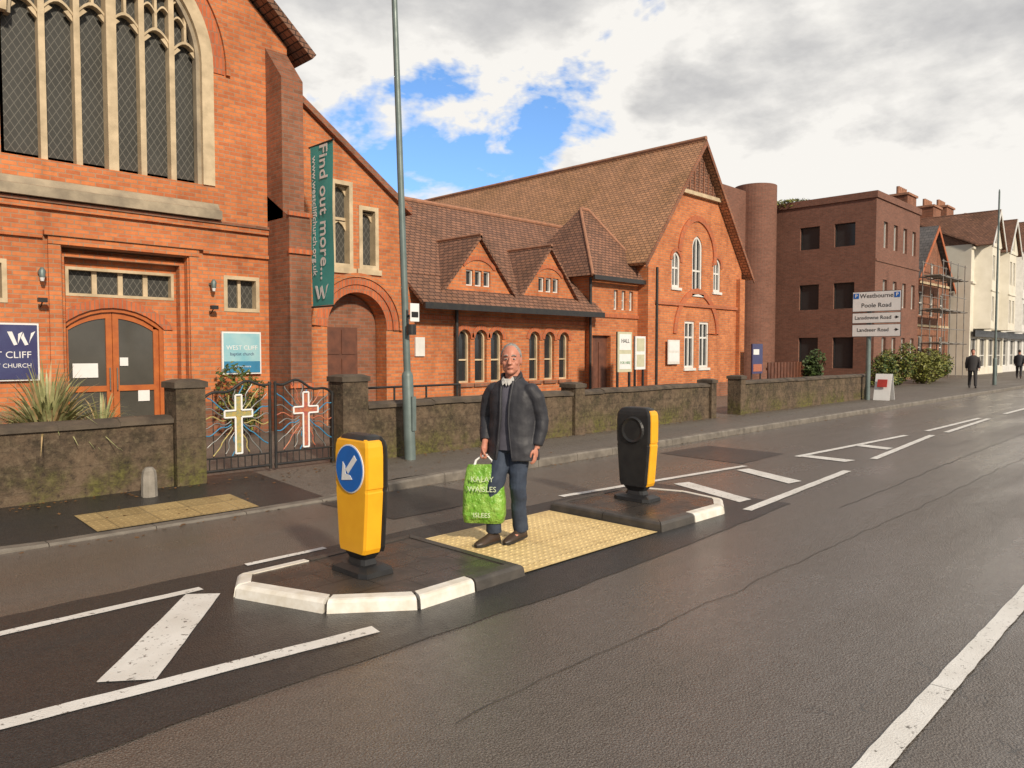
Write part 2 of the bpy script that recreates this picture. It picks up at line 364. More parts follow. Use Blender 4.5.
def window(parent,out,P,rec=0.14,fw=0.06,fm='stone',gm='leaded',nv=1,hs=(),bw=0.05,name='window',proud=0.0,label=None,sill=None,heads=()):
    mb=MB(); ins=inset(out,fw); n=len(out)
    A=[P(u,z,-proud if proud else rec-0.07) for u,z in out]; B=[P(u,z,-proud if proud else rec-0.07) for u,z in ins]
    C=[P(u,z,rec) for u,z in ins]; D=[P(u,z,rec) for u,z in out]
    for i in range(n):
        j=(i+1)%n
        mb.add([A[i],A[j],B[j],B[i],C[i],C[j],D[i],D[j]],[(0,1,2,3),(3,2,5,4),(0,1,7,6)],0)
    g=[P(u,z,rec-0.005) for u,z in ins]
    mb.add(g,[list(range(n))],1)
    xs=[p[0] for p in ins]; z0=min(p[1] for p in ins); x0,x1=min(xs),max(xs)
    def bx(a,b,c,d,t0,t1):
        q=[P(a,c,t0),P(b,c,t0),P(b,d,t0),P(a,d,t0),P(a,c,t1),P(b,c,t1),P(b,d,t1),P(a,d,t1)]
        mb.add(q,[(0,1,2,3),(4,5,6,7),(0,1,5,4),(1,2,6,5),(2,3,7,6),(3,0,4,7)],0)
    for i in range(1,nv+1):
        u=x0+(x1-x0)*i/(nv+1)
        bx(u-bw/2,u+bw/2,z0,top_at(ins,u),rec-0.055,rec-0.008)
    for h in hs: bx(x0,x1,h-bw/2,h+bw/2,rec-0.052,rec-0.01)
    for (c0,zs,hw) in heads:
        for s_ in(-1,1):
            mb.prism([P(c0+s_*hw,zs,rec-0.06),P(c0+s_*hw,zs+0.2,rec-0.06),P(c0,zs+0.2,rec-0.06),P(c0+s_*hw*0.55,zs+0.13,rec-0.06)],P(0,0,0.05)-P(0,0,0),0)
    if sill:
        bx(min(p[0] for p in out)-0.06,max(p[0] for p in out)+0.06,min(p[1] for p in out)-sill,min(p[1] for p in out)-0.003,-0.05,rec)
    o=mb.obj(name,[fm,gm],parent)
    if label: o['label']=label
    return o
def text(s,size,org,xa,ya,m,parent,name='lettering',align='CENTER',ext=0.0015,bold=0.0):
    cu=bpy.data.curves.new('t','FONT'); cu.body=s; cu.size=size; cu.align_x=align; cu.align_y='CENTER'; cu.extrude=ext; cu.offset=bold; cu.resolution_u=3
    t=bpy.data.objects.new('t',cu); col.objects.link(t)
    bpy.context.view_layer.update()
    me=bpy.data.meshes.new_from_object(t.evaluated_get(bpy.context.evaluated_depsgraph_get()))
    bpy.data.objects.remove(t)
    me.materials.clear(); me.materials.append(M[m])
    xa=V(xa).normalized(); ya=V(ya).normalized(); za=xa.cross(ya)
    mt=Matrix((xa,ya,za)).transposed().to_4x4(); mt.translation=V(org)
    me.transform(mt)
    o=bpy.data.objects.new(name,me); col.objects.link(o); o.parent=parent
    if '_org' in parent: o.location=-V(parent['_org'])
    return o
FX=((1,0,0),(0,0,1)); FNX=((0,-1,0),(0,0,1))
# ------------------------------------------------------------ camera, light, sky
cam=bpy.data.cameras.new('camera'); cam.sensor_width=36; cam.lens=26.2; cam.clip_end=2000; cam.clip_start=0.05
co=bpy.data.objects.new('camera',cam); col.objects.link(co); co.location=(0,0,1.7)
co.rotation_euler=(math.radians(90-2.46),0,math.radians(44.5-90)); scene.camera=co
EL=29
sunv=V((-0.30,-1.0,0)).normalized()*math.cos(math.radians(EL))+V((0,0,math.sin(math.radians(EL))))
sl=bpy.data.lights.new('sun','SUN'); sl.energy=4.0; sl.angle=math.radians(4.0); sl.color=(1.0,0.87,0.69)
so=bpy.data.objects.new('sun',sl); col.objects.link(so); so.rotation_euler=(-sunv).to_track_quat('-Z','Y').to_euler()
w=bpy.data.worlds.new('World'); scene.world=w; w.use_nodes=True; nt=w.node_tree
for n in list(nt.nodes): nt.nodes.remove(n)
sky=nd(nt,'ShaderNodeTexSky',sky_type='NISHITA',sun_disc=False,sun_elevation=math.radians(EL),sun_rotation=math.atan2(sunv.x,sunv.y))
tc=nd(nt,'ShaderNodeTexCoord').outputs['Generated']
sp=nd(nt,'ShaderNodeSeparateXYZ',{0:tc})
zz=mth(nt,'ADD',mth(nt,'MAXIMUM',sp.outputs[2],0.0),0.34)
pv=nd(nt,'ShaderNodeCombineXYZ',{0:mth(nt,'DIVIDE',sp.outputs[0],zz),1:mth(nt,'DIVIDE',sp.outputs[1],zz),2:mth(nt,'MULTIPLY',sp.outputs[2],1.8)}).outputs[0]
n1=nd(nt,'ShaderNodeTexNoise',{'Vector':pv,'Scale':2.6,'Detail':9,'Roughness':0.58,'Distortion':0.25}).outputs[0]
n2=nd(nt,'ShaderNodeTexNoise',{'Vector':nd(nt,'ShaderNodeVectorMath',{0:pv,1:(3.1,1.7,0.4)},operation='ADD').outputs[0],'Scale':1.3,'Detail':7,'Roughness':0.56}).outputs[0]
wob=nd(nt,'ShaderNodeTexNoise',{'Vector':tc,'Scale':6.0,'Detail':5,'Roughness':0.6}).outputs['Color']
wob=nd(nt,'ShaderNodeVectorMath',{0:nd(nt,'ShaderNodeVectorMath',{0:wob,1:(0.5,0.5,0.5)},operation='SUBTRACT').outputs[0],3:0.38},operation='SCALE').outputs[0]
tw=nd(nt,'ShaderNodeVectorMath',{0:tc,1:wob},operation='ADD').outputs[0]
dv=nd(nt,'ShaderNodeVectorMath',{0:tw,1:(0.635,0.73,0.21)},operation='SUBTRACT').outputs[0]
dv=nd(nt,'ShaderNodeVectorMath',{0:dv,1:(0.85,0.85,1.75)},operation='MULTIPLY').outputs[0]
dl=nd(nt,'ShaderNodeVectorMath',{0:dv},operation='LENGTH').outputs['Value']
bias=nd(nt,'ShaderNodeMapRange',{0:dl,1:0.08,2:0.40,3:-0.135,4:0.22}).outputs[0]
da=mth(nt,'ADD',n1,bias)
dens=ramp(nt,da,[(0.45,0),(0.535,1)])
n3=nd(nt,'ShaderNodeTexNoise',{'Vector':pv,'Scale':6.0,'Detail':7,'Roughness':0.58}).outputs[0]
br_=mth(nt,'ADD',mth(nt,'MULTIPLY',n2,0.65),mth(nt,'MULTIPLY',n3,0.35))
side=mth(nt,'MULTIPLY',sp.outputs[0],0.24)
br_=mth(nt,'ADD',br_,mth(nt,'SUBTRACT',side,mth(nt,'MULTIPLY_ADD',sp.outputs[2],0.22,0.045)))
rim=nd(nt,'ShaderNodeMapRange',{0:da,1:0.50,2:0.66,3:0.10,4:0.0}).outputs[0]
br_=mth(nt,'ADD',br_,rim)
cc=ramp(nt,br_,[(0.37,(0.40,0.40,0.42)),(0.50,(0.66,0.65,0.64)),(0.61,(0.98,0.95,0.90))])
blue=mixc(nt,1.0,sky.outputs[0],(0.72,0.98,1.30),'MULTIPLY')
bg1=nd(nt,'ShaderNodeBackground',{0:blue,1:0.15})
bg2=nd(nt,'ShaderNodeBackground',{0:cc,1:0.97})
mx=nd(nt,'ShaderNodeMixShader',{0:dens,1:bg1.outputs[0],2:bg2.outputs[0]})
out=nd(nt,'ShaderNodeOutputWorld',{0:mx.outputs[0]})
scene.view_settings.view_transform='Standard'; scene.view_settings.look='None'; scene.view_settings.exposure=0
# ------------------------------------------------------------ ground, road, pavement
mb=MB(); mb.add([(-400,-400,-0.012),(800,-400,-0.012),(800,600,-0.012),(-400,600,-0.012)],[(0,1,2,3)]); struct(mb.obj('ground',['ground']))
mb=MB(); mb.add([(-60,-1.5,0),(400,-1.5,0),(400,7.42,0),(-60,7.42,0)],[(0,1,2,3)]); struct(mb.obj('road',['road']))
def ragged(pts,z,amp=0.015,step=0.25):
    r=[];n=len(pts)
    for i in range(n):
        a=V((*pts[i],z));b=V((*pts[(i+1)%n],z));k=max(1,int((b-a).length/step))
        for j in range(k):
            p=a.lerp(b,j/k); p.x+=random.uniform(-amp,amp); p.y+=random.uniform(-amp,amp); r.append(p)
    return r
mb=MB()
for q in ([(-20,3.50),(2.3,3.42),(4.1,3.38),(5.2,3.42),(8.1,3.58),(8.15,5.5),(5,5.65),(-20,5.6)],[(4.5,6.1),(6.1,6.15),(6.0,7.35),(4.4,7.35)],[(10.5,5.4),(12.0,5.45),(12.1,6.9),(10.6,6.95)]):
    p=ragged(q,0.004); mb.add(p,[list(range(len(p)))])
struct(mb.obj('road_patch',['newroad']))
mb=MB(); kb=MB()
xs=[-60,-8,0.2,1.3,4.6,5.6,12,20,30,60,120,400]
def kz(x): return 0.02 if 1.25<=x<=4.65 else 0.115
for i in range(len(xs)-1):
    a,b=xs[i],xs[i+1]
    mi=1 if a in (0.2,1.3) else 0
    mb.add([(a,7.55,kz(a)),(b,7.55,kz(b)),(b,9.4,0.12),(a,9.4,0.12)],[(0,1,2,3)],mi)
x=-10.0
while x<60:
    L=0.905; a,b=x+0.004,x+L-0.004
    f=lambda q: 0.115 if (q<=0.2 or q>=5.6) else (0.02 if 1.3<=q<=4.6 else (0.115-0.095*(q-0.2)/1.1 if q<1.3 else 0.02+0.095*(q-4.6)/1.0))
    za,zb=f(a),f(b)
    pr=lambda q,z:[(q,7.41,-0.01),(q,7.41,max(z-0.02,0.005)),(q,7.43,z+0.004),(q,7.548,z+0.004),(q,7.548,-0.01)]
    kb.loft([pr(a,za),pr(b,zb)],0,False)
    x+=L
struct(mb.obj('pavement',['pave','newroad'])); struct(kb.obj('kerb',['kerbgrey']))
mb=MB(); mb.add([(-60,-1.62,0.12),(400,-1.62,0.12),(400,-6,0.12),(-60,-6,0.12)],[(0,1,2,3)]); mb.box(-60,400,-1.62,-1.5,-0.01,0.12); struct(mb.obj('near_pavement',['kerbgrey']))
mb=MB(); mb.add([(-60,9.4,0.11),(400,9.4,0.11),(400,60,0.11),(-60,60,0.11)],[(0,1,2,3)]); struct(mb.obj('forecourt',['pave']))
def domes(mb,x0,x1,y0,y1,zf,p=0.067,mi=0):
    ny=int((y1-y0)/p); nx=int((x1-x0)/p)
    for i in range(nx):
        for j in range(ny):
            cx=x0+(i+0.5)*p; cy=y0+(j+0.5)*p; z=zf(cy); vs=[]
            for (r,h) in ((0.018,0.0),(0.012,0.005)):
                vs+=[(cx+r*math.cos(k*math.pi/3),cy+r*math.sin(k*math.pi/3),z+h) for k in range(6)]
            mb.add(vs,[[k,(k+1)%6,6+(k+1)%6,6+k] for k in range(6)]+[list(range(6,12))],mi,True)
mb=MB(); z=0.014
mb.add([(4.09,3.88,z),(5.9,3.88,z),(5.9,5.24,z),(4.09,5.24,z)],[(0,1,2,3)]); domes(mb,4.1,5.88,3.9,5.22,lambda y:z)
struct(mb.obj('tactile_paving',['tactile']))
mb=MB(); zf=lambda y:0.02+0.1*(y-7.55)/1.85+0.006
mb.add([(2.2,7.58,zf(7.58)),(3.8,7.58,zf(7.58)),(3.8,8.3,zf(8.3)),(2.2,8.3,zf(8.3))],[(0,1,2,3)]); domes(mb,2.2,3.8,7.58,8.3,zf)
struct(mb.obj('tactile_paving',['tactileold']))
mk=MB()
def mark(q):
    p=ragged(q,0.008,0.004,0.12); c=sum(p,V((0,0,0)))/len(p); n=len(p)
    mk.add(p+[c],[[i,(i+1)%n,n] for i in range(n)])
def line(a,b,wd):
    a=V(a);b=V(b); d=(b-a).normalized(); nrm=V((-d.y,d.x))*wd/2
    L=(b-a).length; k=max(1,int(L/2.5))
    for i in range(k):
        p=a.lerp(b,i/k); q=a.lerp(b,(i+1)/k)
        mark([tuple(p-nrm),tuple(q-nrm),tuple(q+nrm),tuple(p+nrm)])
line((-12,5.33),(2.2,5.29),0.085)
line((-12,5.0),(0.0,4.08),0.11); line((0.0,4.08),(2.62,3.74),0.115)
mark([(1.18,4.15),(1.41,3.97),(2.25,5.08),(2.07,5.23)])
mark([(-0.95,4.3),(-0.72,4.2),(0.35,5.22),(0.12,5.24)])
line((2.7,5.62),(3.42,5.63),0.07)
line((6.6,5.68),(10.3,5.26),0.10); line((7.42,3.76),(10.9,4.0),0.11)
mark([(7.75,4.02),(8.0,4.0),(8.5,5.12),(8.25,5.2)]); mark([(9.3,4.14),(9.6,4.1),(10.1,5.1),(9.85,5.16)])
line((11.8,5.13),(16.4,4.87),0.11); line((12.4,4.15),(16.8,4.5),0.11)
mark([(11.75,4.35),(12.05,4.3),(12.1,5.03),(11.85,5.08)]); mark([(13.75,4.38),(14.05,4.38),(14.2,4.95),(13.9,4.98)])
line((17.6,4.82),(22,4.8),0.11); line((17.6,4.45),(22,4.6),0.11)
x=24
while x<140: line((x,4.65),(x+4,4.65),0.12); x+=6
line((1.2,1.04),(16,1.04),0.11)
struct(mk.obj('road_marking',['paint']))
sm=MB()
def seam(pts,wd):
    for i in range(len(pts)-1):
        a=V(pts[i]);b=V(pts[i+1]);k=max(2,int((b-a).length/0.15)); last=None
        for j in range(k+1):
            p=a.lerp(b,j/k); p.y+=0.035*noise.noise(V((p.x*3,p.y*3,1))); ww=wd*(0.6+0.8*abs(noise.noise(V((p.x*5,p.y*2,4)))))
            cur=[(p.x,p.y-ww,0.004),(p.x,p.y+ww,0.004)]
            if last: sm.add(last+cur,[(0,2,3,1)])
            last=cur
seam([(2.2,2.55),(9.5,2.5),(30,2.45)],0.005); seam([(8.3,3.1),(14,3.2),(26,3.3)],0.008)
struct(sm.obj('road_seam',['kerbblack']))
m=MB(); m.box(8.2,8.65,7.95,8.4,0.05,0.140)
for k in range(6): m.box(8.23+k*0.07,8.27+k*0.07,7.98,8.37,0.1401,0.143)
o=m.obj('inspection_cover',['iron'],None,(8.4,8.2,0.09)); tag(o,'square cast iron inspection cover in the footway','inspection cover')
m=MB()
for i in range(900):
    x=random.uniform(1,22)
    if random.random()<0.6: y=9.0-abs(random.gauss(0,0.12)); z=0.125
    elif random.random()<0.5: y=7.40-abs(random.gauss(0,0.10)); z=0.008
    else: y=random.uniform(7.6,9.0); z=0.125
    if y>7.5:
        k=kz(x) if x<1.2 or x>5.6 else 0.02
        z=k+(0.12-k)*(y-7.55)/1.85+0.012
    r=random.uniform(0.012,0.03); a=random.uniform(0,6.28)
    p=V((x,y,z)); u=V((math.cos(a),math.sin(a),random.uniform(-.2,.2)))*r; v_=V((-math.sin(a),math.cos(a),random.uniform(-.2,.3)))*r*0.6
    m.add([p-u,p+v_,p+u,p-v_],[(0,1,2,3)])
o=m.obj('fallen_leaves',['litter']); o['kind']='stuff'; tag(o,'scattered brown dead leaves along wall and kerb','fallen leaves')
# ------------------------------------------------------------ traffic islands
def island(outline,white,label):
    cx=sum(p[0] for p in outline)/len(outline); cy=sum(p[1] for p in outline)/len(outline)
    e=thing('traffic_island',label,'traffic island',(cx,cy,0),'islands of one pedestrian refuge')
    pts=[]
    n=len(outline)
    for i in range(n):
        a=V(outline[i]);b=V(outline[(i+1)%n]);k=max(1,round((b-a).length/0.62))
        for j in range(k): pts.append(a.lerp(b,j/k))
    n=len(pts)
    area=sum(pts[i].x*pts[(i+1)%n].y-pts[(i+1)%n].x*pts[i].y for i in range(n)); sgn=1 if area>0 else -1
    def off(d):
        r=[]
        for i in range(n):
            e1=(pts[i]-pts[i-1]).normalized(); e2=(pts[(i+1)%n]-pts[i]).normalized()
            n1=V((-e1.y,e1.x))*sgn; n2=V((-e2.y,e2.x))*sgn; m=(n1+n2).normalized()
            r.append(pts[i]+m*d/max(0.4,m.dot(n1)))
        return r
    q0=pts;q1=off(0.012);q2=off(0.026);q3=off(0.042);q4=off(0.115)
    for i in range(n):
        j=(i+1)%n
        k=MB()
        mid=(pts[i]+pts[j])/2
        wh=white(mid)
        def prof(t):
            L=lambda q:q[i].lerp(q[j],t)
            a,b,c,c2,d=L(q0),L(q1),L(q2),L(q3),L(q4)
            return [(a.x,a.y,-0.01),(b.x,b.y,0.068),(c.x,c.y,0.084),(c2.x,c2.y,0.091),(d.x,d.y,0.094),(d.x,d.y,-0.01)]
        eps=(0.014 if wh else 0.004)/max(0.1,(pts[j]-pts[i]).length)
        k.loft([prof(eps),prof(1-eps)],0,False)
        o=k.obj('kerb_stone',['kerbwhite' if wh else 'kerbblack'],e)
        if wh: o['label']='white painted kerb stone'
    s=MB(); s.add([(p.x,p.y,0.087) for p in off(0.10)],[list(range(n))]); s.obj('paving',['slab'],e)
    s=MB(); a0=off(0.03); s.loft([[(p.x,p.y,-0.01) for p in a0],[(p.x,p.y,0.055) for p in a0]],0,False); s.obj('bedding',['kerbblack'],e)
    return e
ia=island([(4.06,3.84),(3.02,3.82),(2.54,4.2),(2.27,4.93),(2.42,5.2),(4.06,5.25)],lambda p:(p.x<3.6 if p.y<5 else p.x<3.1),'dark paved traffic island with white painted kerb nose and yellow bollard')
ib=island([(5.93,3.86),(7.1,3.84),(7.45,4.05),(7.58,4.6),(7.45,5.05),(7.1,5.27),(5.93,5.27)],lambda p:(p.x>6.7 and p.y<4.9),'dark paved traffic island with white kerb end and black bollard')
# ------------------------------------------------------------ bollards
def bollard(loc,flip,label):
    e=thing('traffic_bollard',label,'traffic bollard',loc,'bollards on the pedestrian refuge')
    s=-1 if flip else 1
    X0,Y0,Z0=loc
    def ringp(z,w,x0,x1,c=0.03):
        p=[(x0,-w+c),(x0,w-c),(x0+c*0.6,w),(x1-c*0.6,w),(x1,w-c),(x1,-w+c),(x1-c*0.6,-w),(x0+c*0.6,-w)]
        return [V((X0+s*a,Y0+b,Z0+z)) for a,b in p]
    b=MB()
    b.loft([ringp(0.0,0.23,-0.15,0.15,0.06),ringp(0.035,0.225,-0.145,0.145,0.06),ringp(0.06,0.16,-0.10,0.10,0.05),ringp(0.062,0.115,-0.07,0.07,0.03),ringp(0.10,0.10,-0.06,0.06,0.03),ringp(0.16,0.15,-0.08,0.08,0.03)],0,False)
    b.obj('base',['blackplastic'],e)
    def half(x0,x1,nm,mt,zt,w0):
        h=MB(); R=[]
        prof=[(0.155,0.92),(0.19,1.0),(0.60,1.0),(0.61,0.97),(0.625,0.97),(0.635,1.0),(0.86,1.0),(0.93,0.98),(0.965,0.93),(zt,0.78)]
        for z,k in prof:
            w=(0.170+0.042*min(1,(z-0.16)/0.5))*k*w0
            R.append(ringp(z,w,x0*(1 if z<0.9 else k),x1*(1 if z<0.9 else k),0.02))
        h.loft(R,0,False); return h.obj(nm,[mt],e)
    half(-0.095,0.055,'front_shell','yellow',0.985,1.0)
    half(0.057,0.092,'rear_shell','blackplastic',1.0,1.02)
    c=MB()
    c.loft([ringp(0.972,0.18,-0.082,0.08,0.03),ringp(1.0,0.165,-0.07,0.07,0.03),ringp(1.012,0.12,-0.05,0.05,0.02)],0,True)
    c.obj('cap',['blackplastic'],e)
    zc=0.765; d=MB()
    def disc(mb,xx,t,r,mi,n=32):
        A=[V((X0+s*xx,Y0+r*math.cos(2*math.pi*k/n),Z0+zc+r*math.sin(2*math.pi*k/n))) for k in range(n)]
        mb.prism(A,(s*t,0,0),mi)
    disc(d,-0.097,-0.006,0.178,1); disc(d,-0.1035,-0.004,0.168,0)
    def A2(u,v):
        a=math.radians(225)
        return V((X0-s*0.1085,Y0-s*(u*math.cos(a)-v*math.sin(a)),Z0+zc+(u*math.sin(a)+v*math.cos(a))))
    for q in ([(-0.125,-0.022),(0.03,-0.022),(0.03,0.022),(-0.125,0.022)],[(0.13,0),(0.02,0.085),(0.02,0.045),(0.055,0.0),(0.02,-0.045),(0.02,-0.085)]):
        d.prism([A2(u,v) for u,v in q],(-s*0.003,0,0),1)
    d.obj('sign_disc',['blue','signwhite'],e)
    r=MB(); n=28
    rg=lambda x_,r_:[V((X0+s*x_,Y0+r_*math.cos(2*math.pi*k/n),Z0+zc+r_*math.sin(2*math.pi*k/n))) for k in range(n)]
    r.loft([rg(0.090,0.15),rg(0.110,0.132),rg(0.100,0.105)],0,False); r.obj('rear_disc',['blackplastic'],e)
bollard((3.11,4.61,0.089),False,'yellow and black plastic bollard with blue diagonal arrow disc')
bollard((6.75,4.71,0.089),True,'black backed plastic bollard with yellow edge on the island')
# ------------------------------------------------------------ boundary walls, piers, gates
def bwall(x0,x1,zt,label):
    m=MB()
    m.box(x0,x1,9.06,9.34,0.05,zt-0.07,0)
    xx=x0
    while xx<x1-0.05:
        e=min(xx+0.62,x1); dz=random.uniform(-0.008,0.008)
        m.loft([[(q,9.02,zt-0.067+dz),(q,9.02,zt-0.02+dz),(q,9.12,zt+0.02+dz),(q,9.28,zt+0.02+dz),(q,9.38,zt-0.02+dz),(q,9.38,zt-0.067+dz)] for q in (xx+0.001,e-0.001)],1,False)
        xx=e
    o=m.obj('boundary_wall',['wall','coping'],None,((x0+x1)/2,9.2,0.1)); tag(o,label,'wall'); return o
def pier(x0,x1,zt,label,y0=9.0,y1=9.36):
    m=MB(); m.box(x0,x1,y0,y1,0.05,zt-0.1,0)
    m.loft([[(x0-0.025,y0-0.025,z),(x1+0.025,y0-0.025,z),(x1+0.025,y1+0.025,z),(x0-0.025,y1+0.025,z)] for z in (zt-0.1,zt-0.03)]+[[(x0+0.06,y0+0.06,zt),(x1-0.06,y0+0.06,zt),(x1-0.06,y1-0.06,zt),(x0+0.06,y1-0.06,zt)]],1,False)
    o=m.obj('gate_pier',['wall','coping'],None,((x0+x1)/2,9.2,0.1)); tag(o,label,'gate pier','piers of the boundary wall')
bwall(-12,3.47,0.93,'low mossy dark stone boundary wall beside the church pavement')
pier(3.49,3.84,1.37,'square mossy dark pier beside decorated iron gates')
pier(5.78,6.20,1.38,'square dark weathered pier beside decorated iron gates')
bwall(6.22,10.85,0.95,'long low mossy stone wall along the pavement')
pier(10.87,11.15,1.12,'short dark capped pier in the low wall')
bwall(11.17,15.9,0.95,'low mossy stone wall before the brick hall')
pier(15.92,16.15,1.06,'short dark pier in the low wall')
pier(17.35,17.6,1.12,'short dark pier next to the gap')
bwall(17.62,26.5,0.95,'low dark stone wall ending beyond the road sign')
def gate(x0,x1,hinge,edge,label):
    e=thing('iron_gate',label,'gate',((x0+x1)/2,9.2,0.12),'pair of decorated church gates')
    f=MB(); W=x1-x0; cx=(x0+x1)/2
    def tz(x):
        u=(x-x0)/W if hinge=='l' else (x1-x)/W
        return 1.10+0.20*math.sin(u*math.pi*0.62)+0.035*math.sin(u*math.pi*4)
    for x in (x0+0.02,x1-0.02): f.tube([(x,9.2,0.15),(x,9.2,tz(x)+0.03)],0.02,8,0)
    f.tube([(x0+W*i/20,9.2,tz(x0+W*i/20)) for i in range(21)],0.018,8,0)
    f.tube([(x0,9.2,0.2),(x1,9.2,0.2)],0.018,8,0); f.tube([(x0,9.2,0.36),(x1,9.2,0.36)],0.012,8,0)
    for i in range(1,10):
        x=x0+W*i/10; f.tube([(x,9.2,0.2),(x,9.2,0.36)],0.008,6,0)
    for i in range(1,6):
        x=x0+W*i/6; f.tube([(x,9.22,0.36),(x,9.22,tz(x))],0.006,6,0)
    f.obj('frame',['black'],e)
    r=MB()
    for i in range(24):
        a=2*math.pi*(i+0.5)/24
        pts=[]
        for k in range(15):
            t=k/14; rr=0.09+t*0.56
            wv=0.024*math.sin(t*14+i)
            px=cx+rr*math.cos(a)*0.95+wv*math.sin(a); pz=0.82+rr*math.sin(a)+wv*math.cos(a)
            if not(x0+0.03<px<x1-0.03 and 0.37<pz<tz(px)-0.02): break
            pts.append((px,9.2+0.004*(i%2),pz))
        if len(pts)>2: r.tube(pts,0.009,6,(0,1,0,2)[i%4])
    r.obj('wavy_rays',['gm','gb','gy' if edge=='gy' else 'go'],e)
    c=MB()
    c.box(cx-0.030,cx+0.030,9.172,9.182,0.42,1.13,1); c.box(cx-0.17,cx-0.031,9.172,9.182,0.88,0.94,1); c.box(cx+0.031,cx+0.17,9.172,9.182,0.88,0.94,1)
    q=[(-0.042,0.40),(0.042,0.40),(0.042,0.866),(0.185,0.866),(0.185,0.954),(0.042,0.954),(0.042,1.15),(-0.042,1.15),(-0.042,0.954),(-0.185,0.954),(-0.185,0.866),(-0.042,0.866)]
    for i in range(12):
        a=q[i];b=q[(i+1)%12]
        c.tube([(cx+a[0],9.168,a[1]),(cx+b[0],9.168,b[1])],0.014,6,0)
    c.obj('cross',['signwhite',edge],e)
gate(3.87,4.80,'l','gy','black iron gate with white outlined cross and wavy rays')
gate(4.84,5.75,'r','go','black iron gate with white edged orange cross and wavy rays')
h=MB(); h.tube([(6.9,10.4,1.1),(9.2,10.4,1.1)],0.02,8); h.tube([(6.9,10.4,0.75),(9.2,10.4,0.75)],0.014,8)
for x in (6.9,7.7,8.4,9.2): h.tube([(x,10.4,0.1),(x,10.4,1.1)],0.018,8)
o=h.obj('handrail',['black'],None,(8,10.4,0.1)); tag(o,'black tubular handrail by the church side door','handrail')
m=MB(); rr=[]
for z,r in ((0.08,0.085),(0.3,0.08),(0.37,0.07),(0.41,0.04)): rr.append([(3.07+r*math.cos(k*math.pi/4+0.4),8.72+r*math.sin(k*math.pi/4+0.4),z) for k in range(8)])
m.loft(rr,0,False); o=m.obj('marker_stone',['concrete'],None,(3.07,8.72,0.1)); tag(o,'small weathered concrete marker post on the pavement','marker post')
# ------------------------------------------------------------ lamp post
def lamp_post(x,y,h,dx,dy,label,r=0.085,arm=(0,-1.6)):
    e=thing('street_lamp',label,'street lamp',(x,y,0.12))
    p=lambda z:(x+dx*z/h,y+dy*z/h,z)
    b=MB(); b.tube([p(0.1),p(1.35),p(1.38),p(1.42)],[r,r,r*0.92,r*0.62],14); b.box(x-0.035,x+0.035,y-r-0.012,y-r+0.02,0.55,1.05); b.obj('base_column',['galv'],e)
    b=MB(); b.tube([p(1.4),p(h)],[r*0.62,r*0.45],12); b.obj('pole',['galv'],e)
    q=p(h)
    if arm:
        b=MB(); b.tube([q,(q[0]+arm[0]*0.1,q[1]+arm[1]*0.1,h+0.25),(q[0]+arm[0]*0.5,q[1]+arm[1]*0.5,h+0.4),(q[0]+arm[0],q[1]+arm[1],h+0.42)],0.03,8); b.obj('arm',['galv'],e)
        b=MB(); b.ell((q[0]+arm[0]*1.15,q[1]+arm[1]*1.15,h+0.40),(0.14,0.33,0.07)); b.obj('lamp_head',['galv'],e)
    else:
        b=MB(); b.tube([q,(q[0],q[1],h+0.12)],[0.04,0.02],8); b.obj('finial',['galv'],e)
    return e
lp=lamp_post(6.74,8.72,8.2,-0.16,0.17,'tall grey lamp post by the low wall with small sign',0.085)
s=MB(); s.box(6.63,6.79,8.56,8.57,2.14,2.4,0); s.box(6.65,6.77,8.554,8.559,2.2,2.28,1); s.tube([(6.71,8.6,2.22),(6.71,8.72,2.22)],0.02,6,1); s.obj('sign_plate',['signwhite','signblack'],lp)
s=MB(); s.tube([(6.7,8.63,2.1),(6.7,8.63,1.95)],0.07,10); s.obj('control_box',['black'],lp)
lamp_post(41.8,8.55,9.3,-0.05,0,'slim straight distant grey pole on the pavement',0.085,None)
# ------------------------------------------------------------ CHURCH
ch=thing('church','large orange brick church with tall traceried window and arched doors','church',(4.47,14,0.1))
W=MB(); P=PY(14.0); cx=4.47
SPZ=7.05
bigout=arch(cx,3.3,4.83,SPZ,18,R=1.95)
porch=rect(3.62,5.68,0.1,3.45)
sw=rect(6.36,7.08,2.48,3.17); sw2=rect(2.0,2.85,2.48,3.17)
W.facade([(1.2,0.1),(7.75,0.1),(7.75,7.85),(cx,10.7),(1.2,7.85)],[bigout,porch,sw,sw2],P,0.35,0)
DW=1.72; DZ=2.12; DRI=0.36; dc=4.5
doorh=seg_arch(dc,DW,0.1,DZ,DRI); trans=rect(3.76,5.56,2.66,3.16)
W.facade(rect(3.62,5.68,0.1,3.45),[doorh,trans],PY(14.35),0.2,0)
W.add([(7.75,14,0.1),(7.75,36,0.1),(7.75,36,7.85),(7.75,14,7.85)],[(0,1,2,3)]); W.add([(1.2,14,0.1),(1.2,36,0.1),(1.2,36,7.85),(1.2,14,7.85)],[(0,1,2,3)])
W.add([(1.2,36,0.1),(7.75,36,0.1),(7.75,36,7.85),(cx,36,10.7),(1.2,36,7.85)],[(0,1,2,3,4)])
W.facade([(-2.2,0.1),(1.2,0.1),(1.2,6.9),(-2.2,4.8)],[],PY(14.1),0.2,0)
w1=rect(8.80,9.34,3.54,5.42); w2=rect(9.50,10.02,3.55,4.95)
dr=arch(9.45,1.55,0.1,2.25,12)
W.facade([(7.75,0.1),(10.78,0.1),(10.78,5.0),(7.75,7.05)],[w1,w2,dr],PY(14.1),0.45,0)
W.add([(10.78,14.1,0.1),(10.78,36,0.1),(10.78,36,5.0),(10.78,14.1,5.0)],[(0,1,2,3)])
